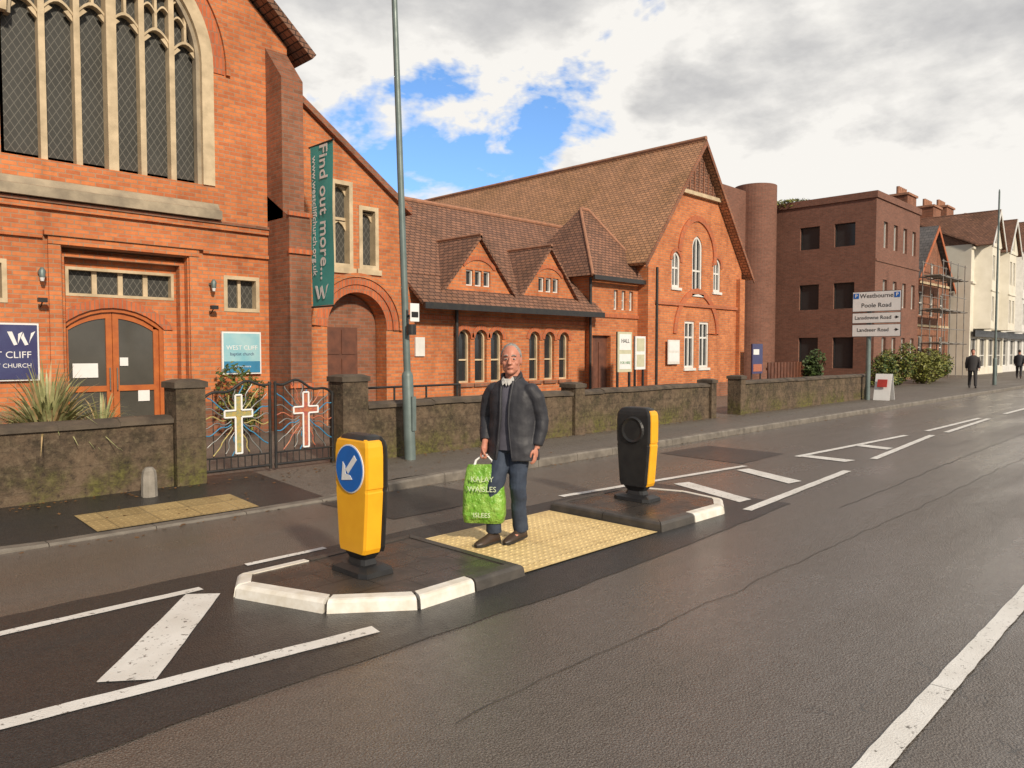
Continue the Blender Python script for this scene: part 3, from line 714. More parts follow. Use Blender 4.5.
def butt(x0,x1,yb,stages,mi=0):
    z0=0.1
    for (zt,pr,sl) in stages:
        W.prism([(x0,yb,z0),(x0,yb-pr,z0),(x0,yb-pr,zt),(x0,yb,zt+sl)],(x1-x0,0,0),mi); z0=zt
butt(7.28,7.74,13.998,[(4.3,0.85,0.5),(7.0,0.62,0.7)],1)
butt(1.2,1.66,13.998,[(4.3,0.85,0.5),(7.0,0.62,0.7)],1)
for z in (1.0,3.6,4.32): W.box(7.25,7.77,13.10,13.147,z,z+0.09,2)
W.box(1.67,3.40,13.93,13.998,0.1,0.75,1); W.box(5.90,7.27,13.93,13.998,0.1,0.75,1); W.box(7.76,8.6,14.03,14.098,0.1,0.75,1)
W.box(1.67,7.27,13.93,13.997,4.02,4.12,0); W.box(1.67,7.27,13.90,13.996,4.12,4.17,1); W.box(1.67,3.34,13.94,13.997,3.55,3.62,0); W.box(5.96,7.27,13.94,13.997,3.55,3.62,0)
W.box(3.42,3.60,13.95,13.998,0.1,3.46,0); W.box(5.70,5.88,13.95,13.998,0.1,3.46,0); W.box(3.42,5.88,13.94,13.997,3.47,3.60,0); W.box(3.36,5.94,13.90,13.996,3.602,3.68,0)
W.box(3.62,3.70,14.16,14.348,0.1,3.37,0); W.box(5.60,5.68,14.16,14.348,0.1,3.37,0); W.box(3.70,5.60,14.16,14.348,3.30,3.37,0)
def arcring(mb,out,g0,g1,P,t0,t1,mi):
    top=[p for p in out[1:]]
    def offp(d):
        r=[]
        n=len(top)
        for i,p in enumerate(top):
            a=top[max(0,i-1)];b=top[min(n-1,i+1)]
            tx,tz=b[0]-a[0],b[1]-a[1]; l=math.hypot(tx,tz) or 1
            r.append((p[0]+tz/l*d,p[1]-tx/l*d))
        return r
    A=offp(g0);B=offp(g1)
    for i in range(len(top)-1):
        q=[A[i],B[i],B[i+1],A[i+1]]
        mb.add([P(u,z,t0) for u,z in q]+[P(u,z,t1) for u,z in q],[(0,1,2,3),(0,1,5,4),(1,2,6,5),(2,3,7,6),(3,0,4,7)],mi)
spr=arch(cx,3.3,SPZ-0.1,SPZ,18,R=1.95)
arcring(W,spr,0.09,0.32,P,-0.02,0,2); arcring(W,spr,0.34,0.42,P,-0.06,0,0)
arcring(W,seg_arch(dc,DW,DZ-0.01,DZ,DRI),0.0,0.16,PY(14.35),-0.03,0,2)
for k,(a,b,t) in enumerate(((0.0,0.16,-0.02),(0.17,0.32,-0.05),(0.33,0.42,-0.08))):
    arcring(W,arch(9.45,1.55,2.2,2.25,12),a,b,PY(14.1),t,0,2 if k<2 else 0)
W.prism([(7.76,13.98,7.06),(7.76,13.98,7.2),(10.9,13.98,5.06),(10.9,13.98,4.9),(10.78,13.98,4.98)],(0,0.35,0),1)
W.obj('wall',['brick','brickdark','brickred'],ch)
R=MB()
def slab2(mb,a,b,y0,y1,th,mi=0):
    d=V((b[0]-a[0],b[1]-a[1])).normalized(); n=V((-d.y,d.x))*(-th)
    if n.y>0: n=-n
    q=[(a[0],a[1]),(b[0],b[1]),(b[0]+n.x,b[1]+n.y),(a[0]+n.x,a[1]+n.y)]
    mb.prism([(x,y0,z) for x,z in q],(0,y1-y0,0),mi)
slab2(R,(cx,10.95),(8.2,7.72),13.62,36.2,0.14); slab2(R,(cx,10.95),(0.74,7.72),13.62,36.2,0.14)
slab2(R,(7.76,7.0),(10.95,4.85),14.36,36,0.1)
slab2(R,(1.19,7.0),(-2.4,4.75),14.1,36,0.1)
R.obj('roof',['tiledark'],ch)
T=MB()
T.prism([(2.66,14.25,4.88),(2.66,13.92,4.38),(2.66,13.82,4.35),(2.66,13.82,4.19),(2.66,14.2,4.19)],(3.62,0,0),2)
arcring(T,arch(cx,3.3,4.83,SPZ,18,R=1.95),-0.12,0.10,P,-0.03,0.10,0)
arcring(T,arch(cx,3.06,4.83,SPZ,18,R=1.83),-0.07,0.0,P,0.06,0.22,2)
ins=inset(bigout,0.1)
g=[P(u,z,0.27) for u,z in ins]; T.add(g,[list(range(len(g)))],1)
x0,x1=cx-1.55,cx+1.55
def tb(a,b,c,d,t0,t1,mi=0):
    q=[P(a,c,t0),P(b,c,t0),P(b,d,t0),P(a,d,t0),P(a,c,t1),P(b,c,t1),P(b,d,t1),P(a,d,t1)]
    T.add(q,[(0,1,2,3),(4,5,6,7),(0,1,5,4),(1,2,6,5),(2,3,7,6),(3,0,4,7)],mi)
nl=6; lw=(x1-x0)/nl
for i in range(1,nl):
    u=x0+lw*i; wd=0.16 if i==3 else 0.095
    tb(u-wd/2,u+wd/2,4.8,top_at(ins,u),0.02 if i==3 else 0.08,0.26)
for i in range(nl):
    u=x0+lw*(i+0.5); base=(7.15,7.25,7.35,7.35,7.25,7.15)[i]
    tz=top_at(ins,u)
    def arcbar(c0,zb,hw,rise,wd=0.05):
        pts=[]
        for k in range(9):
            f=k/8; xx=-hw+2*hw*f; zq=rise*(1-abs(2*f-1)**1.8)
            pts.append((c0+xx,zb+zq))
        for k in range(8):
            (a,b),(c,d)=pts[k],pts[k+1]
            q=[(a,b-wd/2),(c,d-wd/2),(c,d+wd/2),(a,b+wd/2)]
            T.add([P(x_,z_,0.1) for x_,z_ in q]+[P(x_,z_,0.24) for x_,z_ in q],[(0,1,2,3),(0,1,5,4),(1,2,6,5),(2,3,7,6),(3,0,4,7)],0)
    if base+0.25<tz: arcbar(u,base,lw/2,0.24)
    for s_ in(-1,1):
        T.prism([P(u+s_*lw*0.42,base-0.05,0.12),P(u+s_*lw*0.16,base+0.09,0.12),P(u+s_*lw*0.36,base+0.14,0.12)],(0,0.08,0),0)
    if base+0.35<tz-0.1:
        tb(u-0.022,u+0.022,base+0.22,tz,0.11,0.22)
        for s_ in (-1,1):
            zq=min(top_at(ins,u+s_*lw/4),8.9)
            if base+0.55<zq-0.2: arcbar(u+s_*lw/4,base+0.5,lw/4,0.16,0.035)
            if base+0.88<zq-0.1: arcbar(u+s_*lw/4,base+0.8,lw/4,0.14,0.035)
T.obj('window',['stone','leaded','stonegrey'],ch)['label']='tall six-light leaded window with stone tracery'
window(ch,sw,P,0.16,0.07,'stone','leaded',1,(),0.06,proud=0.015)
window(ch,sw2,P,0.16,0.07,'stone','leaded',1,(),0.06,proud=0.015)
window(ch,w1,PY(14.1),0.2,0.09,'stone','leaded',0,(4.62,),0.06,proud=0.02,sill=0.12,heads=((9.07,4.36,0.18),(9.07,5.12,0.18)))
window(ch,w2,PY(14.1),0.2,0.09,'stone','leaded',0,(),0.06,proud=0.02,sill=0.12,heads=((9.76,4.62,0.17),))
window(ch,trans,PY(14.35),0.14,0.05,'stone','leaded',3,(),0.08,proud=0.01,label='row of leaded lights above the doors')
def leafdoor(x0,x1,z0,z1fn,P,rec,parent,hx,papers=()):
    m=MB()
    def bb(a,b,c,d,t0,t1,mi): 
        q=[P(a,c,t0),P(b,c,t0),P(b,d,t0),P(a,d,t0),P(a,c,t1),P(b,c,t1),P(b,d,t1),P(a,d,t1)]
        m.add(q,[(0,1,2,3),(4,5,6,7),(0,1,5,4),(1,2,6,5),(2,3,7,6),(3,0,4,7)],mi)
    zt0,zt1=z1fn(x0),z1fn(x1)
    bb(x0,x0+0.10,z0,zt0,rec-0.06,rec,0); bb(x1-0.10,x1,z0,zt1,rec-0.06,rec,0)
    xa,xb=x0+0.10,x1-0.10
    bb(xa,xb,z0,z0+0.2,rec-0.058,rec-0.002,0); bb(xa,xb,z0+0.88,z0+0.98,rec-0.058,rec-0.002,0)
    n=8; q=[(xa+(xb-xa)*i/n) for i in range(n+1)]
    pts=[(x,z1fn(x)-0.12) for x in q]+[(x,z1fn(x)) for x in q[::-1]]
    m.prism([P(u,z,rec-0.056) for u,z in pts],P(0,0,0.052)-P(0,0,0),0)
    gl=[(xa,z0+0.2),(xb,z0+0.2)]+[(x,z1fn(x)-0.08) for x in q[::-1]]
    m.add([P(u,z,rec-0.03) for u,z in gl],[list(range(len(gl)))],1)
    for (a,b,c,d) in papers: bb(a,b,c,d,rec-0.053,rec-0.0505,2)
    o=m.obj('door',['wood','doorglass','signwhite'],parent)
    h=MB(); h.tube([P(hx,z0+0.9,rec-0.1),P(hx,z0+1.3,rec-0.1)],0.014,8); h.obj('handle',['brass'],o)
    return o
def dtop(x):
    a=DW/2; Rr=(a*a+DRI*DRI)/(2*DRI); zc=DZ+DRI-Rr
    return zc+math.sqrt(max(0,Rr*Rr-(x-dc)**2))-0.06
m=MB()
arcring(m,seg_arch(dc,DW,0.1,DZ,DRI),-0.07,0.0,PY(14.35),0.02,0.12,0); m.obj('door_frame',['wood'],ch)
leafdoor(dc-DW/2+0.06,dc-0.005,0.12,dtop,PY(14.35),0.13,ch,4.44,((3.86,4.26,1.25,1.50),))
leafdoor(dc+0.005,dc+DW/2-0.06,0.12,dtop,PY(14.35),0.13,ch,4.56,((4.62,4.76,1.45,1.6),(4.92,5.12,0.8,1.0),))
m=MB(); out=inset(arch(9.45,1.55,0.1,2.25,12),0.02)
m.add([V((u,14.50,z)) for u,z in out],[list(range(len(out)))],1)
m.box(8.75,9.65,14.42,14.49,0.12,2.25,0)
for x in (8.8,9.23): 
    for z in (0.2,1.0,1.65): m.box(x,x+0.36,14.40,14.419,z,z+0.55,0)
m.obj('door',['darkwood','brickdark'],ch)['label']='dark brown panelled side door in brick arch'
b=thing('notice_board','dark navy church notice board with white logo and lettering','notice board',(2.7,13.95,1.7))
m=MB(); m.box(2.25,3.22,13.90,13.95,1.27,2.13,0); m.box(2.22,3.25,13.925,13.955,1.24,1.268,1); m.box(2.22,3.25,13.925,13.955,2.132,2.16,1); m.box(3.222,3.25,13.925,13.955,1.268,2.132,1); m.obj('panel',['navy','signwhite'],b)
def wlogo(cx_,cz,s,P,t,parent,mt='signwhite'):
    # folded ribbon W: four slanting parallelograms separated by thin folds
    m=MB()
    def q(pts): m.prism([P(cx_+a*s,cz+c*s,t) for a,c in pts],P(0,0,-0.004)-P(0,0,0),0)
    q([(-0.56,0.30),(-0.36,0.30),(-0.16,-0.30),(-0.30,-0.34)])
    q([(-0.14,-0.26),(-0.08,-0.10),(0.06,0.30),(-0.12,0.20)])
    q([(0.09,0.26),(0.12,0.10),(0.28,-0.30),(0.14,-0.34),(-0.02,0.02)])
    q([(0.31,-0.24),(0.37,-0.08),(0.58,0.34),(0.40,0.24)])
    m.obj('logo',[mt],parent)
wlogo(3.0,1.92,0.34,PY(13.9),0,b)
text('WEST CLIFF',0.15,(2.74,13.897,1.65),*FX,'signwhite',b); text('BAPTIST CHURCH',0.095,(2.75,13.897,1.48),*FX,'signwhite',b)
b=thing('poster_board','pale blue church poster with dark and white lettering on brick','poster',(6.67,13.95,1.67))
m=MB(); m.box(6.27,7.06,13.91,13.96,1.27,2.09,0); m.box(6.30,7.03,13.902,13.909,1.30,2.06,1); m.box(6.30,7.03,13.8985,13.9015,1.30,1.52,2); m.obj('panel',['signwhite','posterblue','gb'],b)
text('WEST CLIFF',0.12,(6.665,13.9,1.78),*FX,'signwhite',b); text('baptist church',0.085,(6.665,13.9,1.66),*FX,'navy',b); text('Find out more',0.06,(6.665,13.897,1.42),*FX,'signwhite',b)
b=thing('banner','tall teal vertical banner with white lettering on brackets','banner',(7.76,13.13,2.55))
m=MB(); n=14; y0,y1=13.14,12.36
vs=[]
for i in range(n+1):
    z=2.6+(5.68-2.6)*i/n
    for j in range(5): 
        y=y0+(y1-y0)*j/4; vs.append((7.76+0.012*math.sin(z*3+j),y,z))
m.add(vs,[[i*5+j,i*5+j+1,(i+1)*5+j+1,(i+1)*5+j] for i in range(n) for j in range(4)],0,True)
m.obj('cloth',['teal'],b)
for zb in (5.69,2.58):
    m=MB(); m.tube([(7.76,13.2,zb),(7.76,12.32,zb)],0.018,8); m.obj('bracket',['black'],b)
DN=((0,0,-1),(0,-1,0))
text('Find out more...',0.40,(7.735,12.66,4.38),*DN,'signwhite',b,bold=0.005); text('www.westcliffchurch.org.uk',0.205,(7.735,12.985,4.34),*DN,'signwhite',b,bold=0.003)
PB=lambda u,z,t:V((7.738+t,-u,z))
wlogo(-12.76,2.86,0.42,PB,0,b)
for x,z in ((3.30,2.98),(6.1,2.98)):
    e=thing('wall_lantern','small grey and white wall lantern on brick','wall lamp',(x,13.9,z),'lanterns beside the church door')
    m=MB(); m.box(x-0.03,x+0.03,13.87,13.99,z-0.02,z+0.02); m.tube([(x,13.84,z-0.08),(x,13.84,z+0.03),(x,13.84,z+0.08)],[0.045,0.055,0.02],8); m.obj('lamp_body',['galv'],e)
    m=MB(); m.tube([(x,13.84,z-0.14),(x,13.84,z-0.08)],[0.025,0.04],8); m.obj('bulb_glass',['signwhite'],e)
    e=thing('floodlight','small black floodlight on bracket on brick wall','wall lamp',(x,13.9,z-0.45),'floodlights beside the church door')
    m=MB(); m.box(x-0.08,x+0.05,13.76,13.84,z-0.48,z-0.41); m.tube([(x,13.84,z-0.45),(x,13.99,z-0.55)],0.012,6); m.obj('housing',['black'],e)
# ------------------------------------------------------------ LOW HALL + GABLED WING
ha=thing('church_hall','long low brick hall with dormer gables and tall gabled wing','church hall',(19,14,0.1))
W=MB()
wc=(12.55,13.12,13.69,15.15,15.77,16.4)
wins=[arch(c,0.42,0.92,2.06,8) for c in wc]
GL,GR=19.8,26.15; gx=(GL+GR)/2; GE=4.75; GA=8.75
W.facade(rect(10.79,17.4,0.1,3.3),wins,PY(14.02),0.2,0)
for c in wc:
    arcring(W,arch(c,0.42,2.03,2.06,8),0.0,0.11,PY(14.02),-0.03,0,2)
    W.box(c-0.27,c+0.27,13.95,14.018,0.82,0.9,1)
W.box(10.79,17.4,13.94,14.018,0.1,0.55,1); W.box(10.79,17.4,13.97,14.018,2.5,2.58,2)
dws=[]; DORM=((12.93,1.2),(15.6,1.16))
for cxx,hw in DORM:
    hs=[rect(cxx-0.42+0.3*k,cxx-0.18+0.3*k,3.36,3.76) for k in range(3)]; dws+=hs
    W.facade([(cxx-hw,3.2),(cxx+hw,3.2),(cxx,4.52)],hs,PY(13.90),0.15,0)
    arcring(W,seg_arch(cxx,1.0,3.80,3.82,0.2),0,0.1,PY(13.90),-0.03,0,2)
d2=rect(17.5,18.4,0.1,2.2); sws=[rect(18.55+0.4*k,18.75+0.4*k,3.0,3.6) for k in range(3)]
W.facade(rect(17.4,GL,0.1,4.05),[d2]+sws,PY(13.85),0.3,0)
W.add([(17.4,13.85,0.1),(17.4,17.5,0.1),(17.4,17.5,4.05),(17.4,13.85,4.05)],[(0,1,2,3)],0)
W.box(17.4,GL,13.8,13.848,2.75,2.85,2)
PW=PY(13.6)
gw=[arch(gx-1.35,0.5,3.85,4.75,8,R=0.3),arch(gx,0.64,3.7,5.3,8,R=0.4),arch(gx+1.35,0.5,3.85,4.75,8,R=0.3),
    rect(gx-0.78,gx-0.14,1.15,2.75),rect(gx+0.18,gx+0.82,1.15,2.75)]
W.facade([(GL,0.1),(GR,0.1),(GR,GE),(gx,GA),(GL,GE)],gw,PW,0.2,0)
W.add([(GL,13.6,0.1),(GL,30,0.1),(GL,30,GE),(GL,13.6,GE)],[(0,1,2,3)],0)
W.add([(GR,13.6,0.1),(GR,30,0.1),(GR,30,GE),(GR,13.6,GE)],[(0,1,2,3)],0)
W.add([(GL,30,0.1),(GR,30,0.1),(GR,30,GE),(gx,30,GA),(GL,30,GE)],[(0,1,2,3,4)],0)
for a,b in ((GL,GL+0.38),(GR-0.38,GR)): W.box(a,b,13.45,13.598,0.1,4.4,0)
W.box(GL+0.38,GR-0.38,13.53,13.598,3.25,3.36,2); W.box(GL+0.38,GR-0.38,13.52,13.598,0.1,0.6,1)
arcring(W,arch(gx,2.2,2.35,2.3,12,R=1.2),0.2,0.4,PW,-0.05,0,2)
arcring(W,arch(gx,1.7,4.8,5.05,12,R=0.95),0.2,0.4,PW,-0.05,0,2)
for c in (gx-1.35,gx+1.35): arcring(W,arch(c,0.5,4.7,4.75,8,R=0.3),0.0,0.12,PW,-0.03,0,2)
sl_=(GA-GE)/((GR-GL)/2)
zb=7.15; hwb=(GA-0.05-zb)/sl_
W.prism([(gx-hwb,13.56,zb),(gx+hwb,13.56,zb),(gx,13.56,GA-0.05)],(0,0.03,0),3)
W.box(gx-hwb-0.15,gx+hwb+0.15,13.46,13.598,zb-0.13,zb-0.005,4)
for k in range(-3,4): 
    x=gx+k*0.3; zt=GA-0.05-abs(k*0.3)*sl_
    if zt-zb>0.2: W.box(x-0.03,x+0.03,13.53,13.559,zb,zt-0.05,1)
W.obj('wall',['brick','brickdark','brickred','tiledark','stone'],ha)
for wn in wins: window(ha,wn,PY(14.02),0.16,0.045,'stone','glass',0,(1.5,),0.04)
for wn in dws: window(ha,wn,PY(13.90),0.12,0.035,'white','glass',0,(),0.03)
for wn in sws: window(ha,wn,PY(13.85),0.14,0.04,'white','glass',0,(3.3,),0.03)
for i,wn in enumerate(gw): window(ha,wn,PW,0.1,0.08,'white','glass',1,(2.2,) if i>2 else (4.5,),0.06,sill=0.09)
m=MB(); m.box(17.5,18.4,14.0,14.05,0.1,2.2); m.box(17.58,17.92,13.98,13.999,0.3,2.0); m.box(17.98,18.32,13.98,13.999,0.3,2.0); m.obj('door',['darkwood'],ha)
R=MB()
def quadslab(mb,q,th,mi):
    q=[V(p) for p in q]; n=(q[1]-q[0]).cross(q[2]-q[0]).normalized()
    if n.z<0: n=-n
    mb.prism(q,-n*th,mi)
quadslab(R,[(10.8,13.45,2.85),(17.55,13.45,2.85),(17.55,14.5,3.75),(10.8,14.5,3.75)],0.07,0)
quadslab(R,[(10.8,14.3,3.6),(21.5,14.3,3.6),(21.5,17.05,6.0),(10.8,17.05,6.0)],0.09,0)
quadslab(R,[(10.8,20,3.4),(21.5,20,3.4),(21.5,17.06,6.0),(10.8,17.06,6.0)],0.09,0)
R.tube([(10.8,17.05,6.02),(21.3,17.05,6.02)],0.07,8,1,False)
for cxx,hw in DORM:
    for s_ in(-1,1):
        quadslab(R,[(cxx,13.78,4.64),(cxx,15.8,4.64),(cxx+s_*(hw+0.14),14.9,3.12),(cxx+s_*(hw+0.14),13.78,3.12)],0.06,0)
    R.tube([(cxx,13.78,4.66),(cxx,15.7,4.66)],0.04,8,1,False)
# hipped pyramid roof over the stair block
ap=(18.75,15.35,6.3); ap2=(19.15,15.35,6.3)
fl=(17.2,13.6,3.95); fr=(20.35,13.6,3.95); bl=(17.2,17.1,3.95); brr=(20.35,17.1,3.95)
R.add([fl,fr,ap2,ap],[(0,1,2,3)],0); R.add([fl,ap,bl],[(0,1,2)],0); R.add([bl,ap,ap2,brr],[(0,1,2,3)],0); R.add([fr,brr,ap2],[(0,1,2)],0)
R.add([fl,fr,brr,bl],[(0,1,2,3)],0)
R.tube([ap,ap2],0.06,8,1,False); R.tube([fl,ap],0.05,8,1,False); R.tube([fr,ap2],0.05,8,1,False)
e1=(gx-3.55,GA+0.2-3.55*sl_); e2=(gx+3.55,e1[1])
slab2(R,(gx,GA+0.2),e1,13.3,30.2,0.12,2); slab2(R,(gx,GA+0.2),e2,13.3,30.2,0.12,2)
R.tube([(gx,13.3,GA+0.23),(gx,30.2,GA+0.23)],0.08,8,1,False)
R.obj('roof',['tiledark','ridge','tile'],ha)
for s_ in (-1,1):
    R=MB(); R.prism([(gx,13.26,GA+0.17),(gx+s_*3.56,13.26,e1[1]-0.03),(gx+s_*3.56,13.26,e1[1]-0.2),(gx,13.26,GA-0.03)],(0,0.035,0),0); R.obj('bargeboard',['brickdark'],ha)
R=MB(); R.box(10.8,17.5,13.38,13.44,2.7,2.85,0); R.obj('gutter',['black'],ha)
R=MB(); R.box(17.2,GL-0.02,13.52,13.58,3.82,3.95,0); R.obj('gutter',['black'],ha)
for x,y,z in ((12.2,13.9,2.8),(GL+0.45,13.42,4.4),(17.32,13.78,3.9)):
    g=MB(); g.tube([(x,y,0.1),(x,y,z)],0.045,8); g.obj('drainpipe',['black'],ha)
g=MB(); g.box(10.97,11.25,13.97,14.015,1.6,2.05); o=g.obj('wall_plaque',['white'],None,(11.1,14,1.8)); tag(o,'small white plaque on the brick wall','sign')
def board(x0,x1,z0,z1,y,m1,m2,label,legs=True,txt=None):
    e=thing('notice_board',label,'notice board',((x0+x1)/2,y,0.1 if legs else z0))
    m=MB(); m.box(x0,x1,y-0.03,y,z0,z1,0); h=(z1-z0)
    m.box(x0+0.06,x1-0.06,y-0.036,y-0.031,z0+h*0.55,z1-0.06,1); m.box(x0+0.06,x1-0.06,y-0.036,y-0.031,z0+0.08,z0+h*0.45,1)
    m.obj('panel',[m1,m2],e)
    if legs:
        for x in (x0+0.05,x1-0.05):
            g=MB(); g.box(x-0.03,x+0.03,y+0.001,y+0.05,0.1,z1); g.obj('leg',['black'],e)
    if txt:
        for i,(s,sz,z,mm) in enumerate(txt): text(s,sz,((x0+x1)/2,y-0.04,z),*FX,mm,e)
board(16.5,17.15,1.15,2.25,12.2,'yellownotice','signwhite','pale notice board on posts in front of the hall',True,[('HALL',0.16,2.0,'signblack'),('FOR HIRE',0.11,1.4,'green')])
board(17.6,18.1,1.2,2.15,12.4,'signwhite','yellownotice','white notice board beside the hall entrance')
board(21.0,21.7,1.3,2.1,13.5,'white','signwhite','white notice case fixed on the brick gable wall',False)
e=thing('notice_board','dark blue and orange sign board at the hall corner','notice board',(26,12.9,0.1))
m=MB(); m.box(25.7,26.5,12.88,12.92,0.9,2.0,0); m.box(25.76,26.44,12.872,12.879,0.98,1.25,1); m.box(25.76,26.2,12.872,12.879,1.6,1.8,2); m.obj('panel',['navy','go','signwhite'],e)
for x in (25.75,26.45): g=MB(); g.box(x-0.03,x+0.03,12.921,12.96,0.1,2.0); g.obj('leg',['black'],e)
# ------------------------------------------------------------ modern brown block
mo=thing('office_block','brown brick three storey office block with dark windows','office building',(45,14,0.1))
W=MB()
sh=[]
for yc in (15.6,17.5):
    for z0,z1 in ((7.4,8.65),(4.05,5.45),(0.8,2.5)): sh.append(rect(yc-0.55,yc+0.55,z0,z1))
W.facade(rect(14,26,0.1,10.1),sh,PX(41.5),0.25,0)
XE=48.8
fh=[]
for xc in (43.0,44.6,46.2,47.8):
    for z0,z1 in ((7.3,8.7),(4.2,5.6),(1.0,2.5)): fh.append(rect(xc-0.32,xc+0.32,z0,z1))
W.facade(rect(41.5,XE,0.1,10.1),fh,PY(14),0.25,0)
W.add([(XE,14,0.1),(XE,26,0.1),(XE,26,10.1),(XE,14,10.1)],[(0,1,2,3)]); W.add([(41.5,14,9.9),(XE,14,9.9),(XE,26,9.9),(41.5,26,9.9)],[(0,1,2,3)],1)
W.box(41.42,XE+0.08,13.92,13.999,9.8,10.15,0); W.box(41.42,41.499,14.0,26,9.8,10.15,0); W.box(41.52,XE,13.95,13.999,6.5,6.62,0)
W.box(29,39.3,20,32,0.1,10.6,0); W.tube([(40.0,20.0,0.1),(40.0,20.0,11.0)],1.15,40,0,False)
W.obj('wall',['brickbrown','kerbgrey'],mo)
for q in sh: window(mo,q,PX(41.5),0.2,0.05,'black','glass',0,(),0.04)
for q in fh: window(mo,q,PY(14),0.2,0.06,'white','glass',0,(),0.04)
def foliage(name,c,r,n,leaf,mats,label=None,cat='shrub',stems=True,group=None,zb=0.12,spread=0.6):
    m=MB(); c=V(c)
    if stems:
        for k in range(6):
            a=k*1.05; m.tube([(c.x+0.05*math.cos(a),c.y+0.05*math.sin(a),0.1),(c.x+r[0]*0.5*math.cos(a),c.y+r[1]*0.5*math.sin(a),c.z)],[0.03,0.012],5,2)
    lumps=[(V((random.uniform(-spread,spread)*r[0],random.uniform(-spread,spread)*r[1],random.uniform(-.5,.6)*r[2])),random.uniform(0.35,0.6)) for _ in range(9)]
    for i in range(n):
        lc,ls=random.choice(lumps)
        d=V((random.gauss(0,1),random.gauss(0,1),random.gauss(0,1))).normalized()*random.uniform(0.7,1.05)*ls
        p=c+lc+V((d.x*r[0],d.y*r[1],d.z*r[2]))
        if p.z<zb: p.z=zb+random.random()*0.1
        a=V((random.gauss(0,1),random.gauss(0,1),random.gauss(0,1))).normalized(); b=a.orthogonal().normalized()
        l=leaf*random.uniform(0.6,1.3)
        m.add([p-a*l,p+b*l*0.5,p+a*l,p-b*l*0.5],[(0,1,2,3)],0 if random.random()<0.6 else 1)
    o=m.obj(name,mats+['bark'],None,(c.x,c.y,zb-0.02)); 
    if label: tag(o,label,cat,group)
    return o
for (c,r,n,mm,lb) in (((36,11.6,0.8),(1.2,0.9,0.8),2200,['leaf','leaf2'],'rounded green shrub beside the wall'),((38.5,11.8,1.05),(1.2,1.0,1.15),2600,['leaf2','leaf'],'yellow green rounded shrub on the forecourt'),((41.2,11.5,0.85),(1.3,1.0,0.85),2300,['leaf2','leaf2'],'low bright yellow green shrub by the pavement'),((44,11.8,0.9),(1.6,1.0,0.9),2300,['leaf2','leaf'],'bushy hedge shrub near the scaffolded house'),((30.5,12.6,1.0),(0.7,0.6,1.0),1800,['leaf','leaf'],'upright dark green shrub beside the office block')):
    foliage('shrub',c,r,n,0.075,mm,lb,'shrub',True,'shrubs on the forecourt',spread=0.45)
foliage('climbing_shrub',(6.4,13.4,0.8),(0.5,0.4,0.65),900,0.05,['leaf','leaf2'],'small leafy shrub at the church wall','shrub')
foliage('rooftop_shrub',(43.0,20.5,10.0),(1.8,3.8,0.55),1900,0.13,['leaf2','leaf2'],'patch of greenery growing on the office roof','shrub',False,None,9.92)
def phormium(c,n,L,mats,label,wd=1.0):
    m=MB()
    for i in range(n):
        a=random.uniform(0,2*math.pi); sp_=random.uniform(0.1,1.0); l=L*random.uniform(0.65,1.1)
        d=V((math.cos(a),math.sin(a),0)); sd=V((-math.sin(a),math.cos(a),0)); w_=random.uniform(0.012,0.024)*wd; last=None
        for k in range(8):
            t=k/7; p=V(c)+d*(l*sp_*t*(0.5+0.5*t))+V((0,0,l*(t*(1-0.2*sp_)-0.62*sp_*t*t*t)))
            ww=w_*(1-t**2.5)+0.001; cur=[p-sd*ww,p+sd*ww]
            if last: m.add(last+cur,[(0,1,3,2)],0 if i%4 else 1)
            last=cur
    o=m.obj('strap_leaf_plant',mats,None,c); tag(o,label,'plant','spiky plants behind the church wall')
phormium((2.42,10.1,0.35),380,1.38,['blade','bladered'],'large pale spiky strap-leaved plant behind the wall',1.15)
phormium((3.25,10.9,0.35),90,0.95,['blade','bladered'],'smaller spiky strap-leaved plant beside the church door')
# ------------------------------------------------------------ far houses
rh=thing('brick_house','dark red victorian gabled house behind scaffolding','house',(54,15,0.1))
W=MB(); hs=[rect(x-0.45,x+0.45,z,z+1.5) for x in (51.5,53.7,56) for z in (1.2,4.0)]+[rect(53.3,54.1,6.4,7.4)]
W.facade([(50,0.1),(57.6,0.1),(57.6,6.0),(53.8,9.6),(50,6.0)],hs,PY(14.6),0.2,0)
W.add([(50,14.6,0.1),(50,26,0.1),(50,26,6),(50,14.6,6)],[(0,1,2,3)]); W.add([(57.6,14.6,0.1),(57.6,26,0.1),(57.6,26,6),(57.6,14.6,6)],[(0,1,2,3)])
for z in (3.3,6.0): W.box(50.2,57.4,14.52,14.598,z,z+0.15,1)
W.obj('wall',['brickdark','stone'],rh)
R=MB(); slab2(R,(53.8,9.85),(49.7,5.95),14.3,26,0.12); slab2(R,(53.8,9.85),(57.9,5.95),14.3,26,0.12); R.obj('roof',['slate'],rh)
for s_ in(-1,1): R=MB(); R.prism([(53.8,14.25,9.82),(53.8+s_*4.15,14.25,5.9),(53.8+s_*4.15,14.25,5.65),(53.8,14.25,9.5)],(0,0.04,0),0); R.obj('bargeboard',['brickred'],rh)
for q in hs: window(rh,q,PY(14.6),0.15,0.07,'white','glass',0,(q[0][1]+0.8,),0.06)
sc=thing('scaffolding','steel tube scaffolding with boards on house front','scaffolding',(53,13.8,0.1))
S=MB()
sx=(49.6,51.2,52.8,54.4)
for x in sx:
    for y in (12.9,14.0): S.tube([(x,y,0.1),(x,y,7.2)],0.03,5)
for z in (2.2,4.2,6.2):
    for y in (12.9,14.0): S.tube([(49.3,y,z),(54.8,y,z)],0.03,5); S.tube([(49.3,y,z+0.9),(54.8,y,z+0.9)],0.025,5)
    for x in sx: S.tube([(x,12.7,z),(x,14.2,z)],0.03,5)
S.obj('tubes',['steel'],sc)
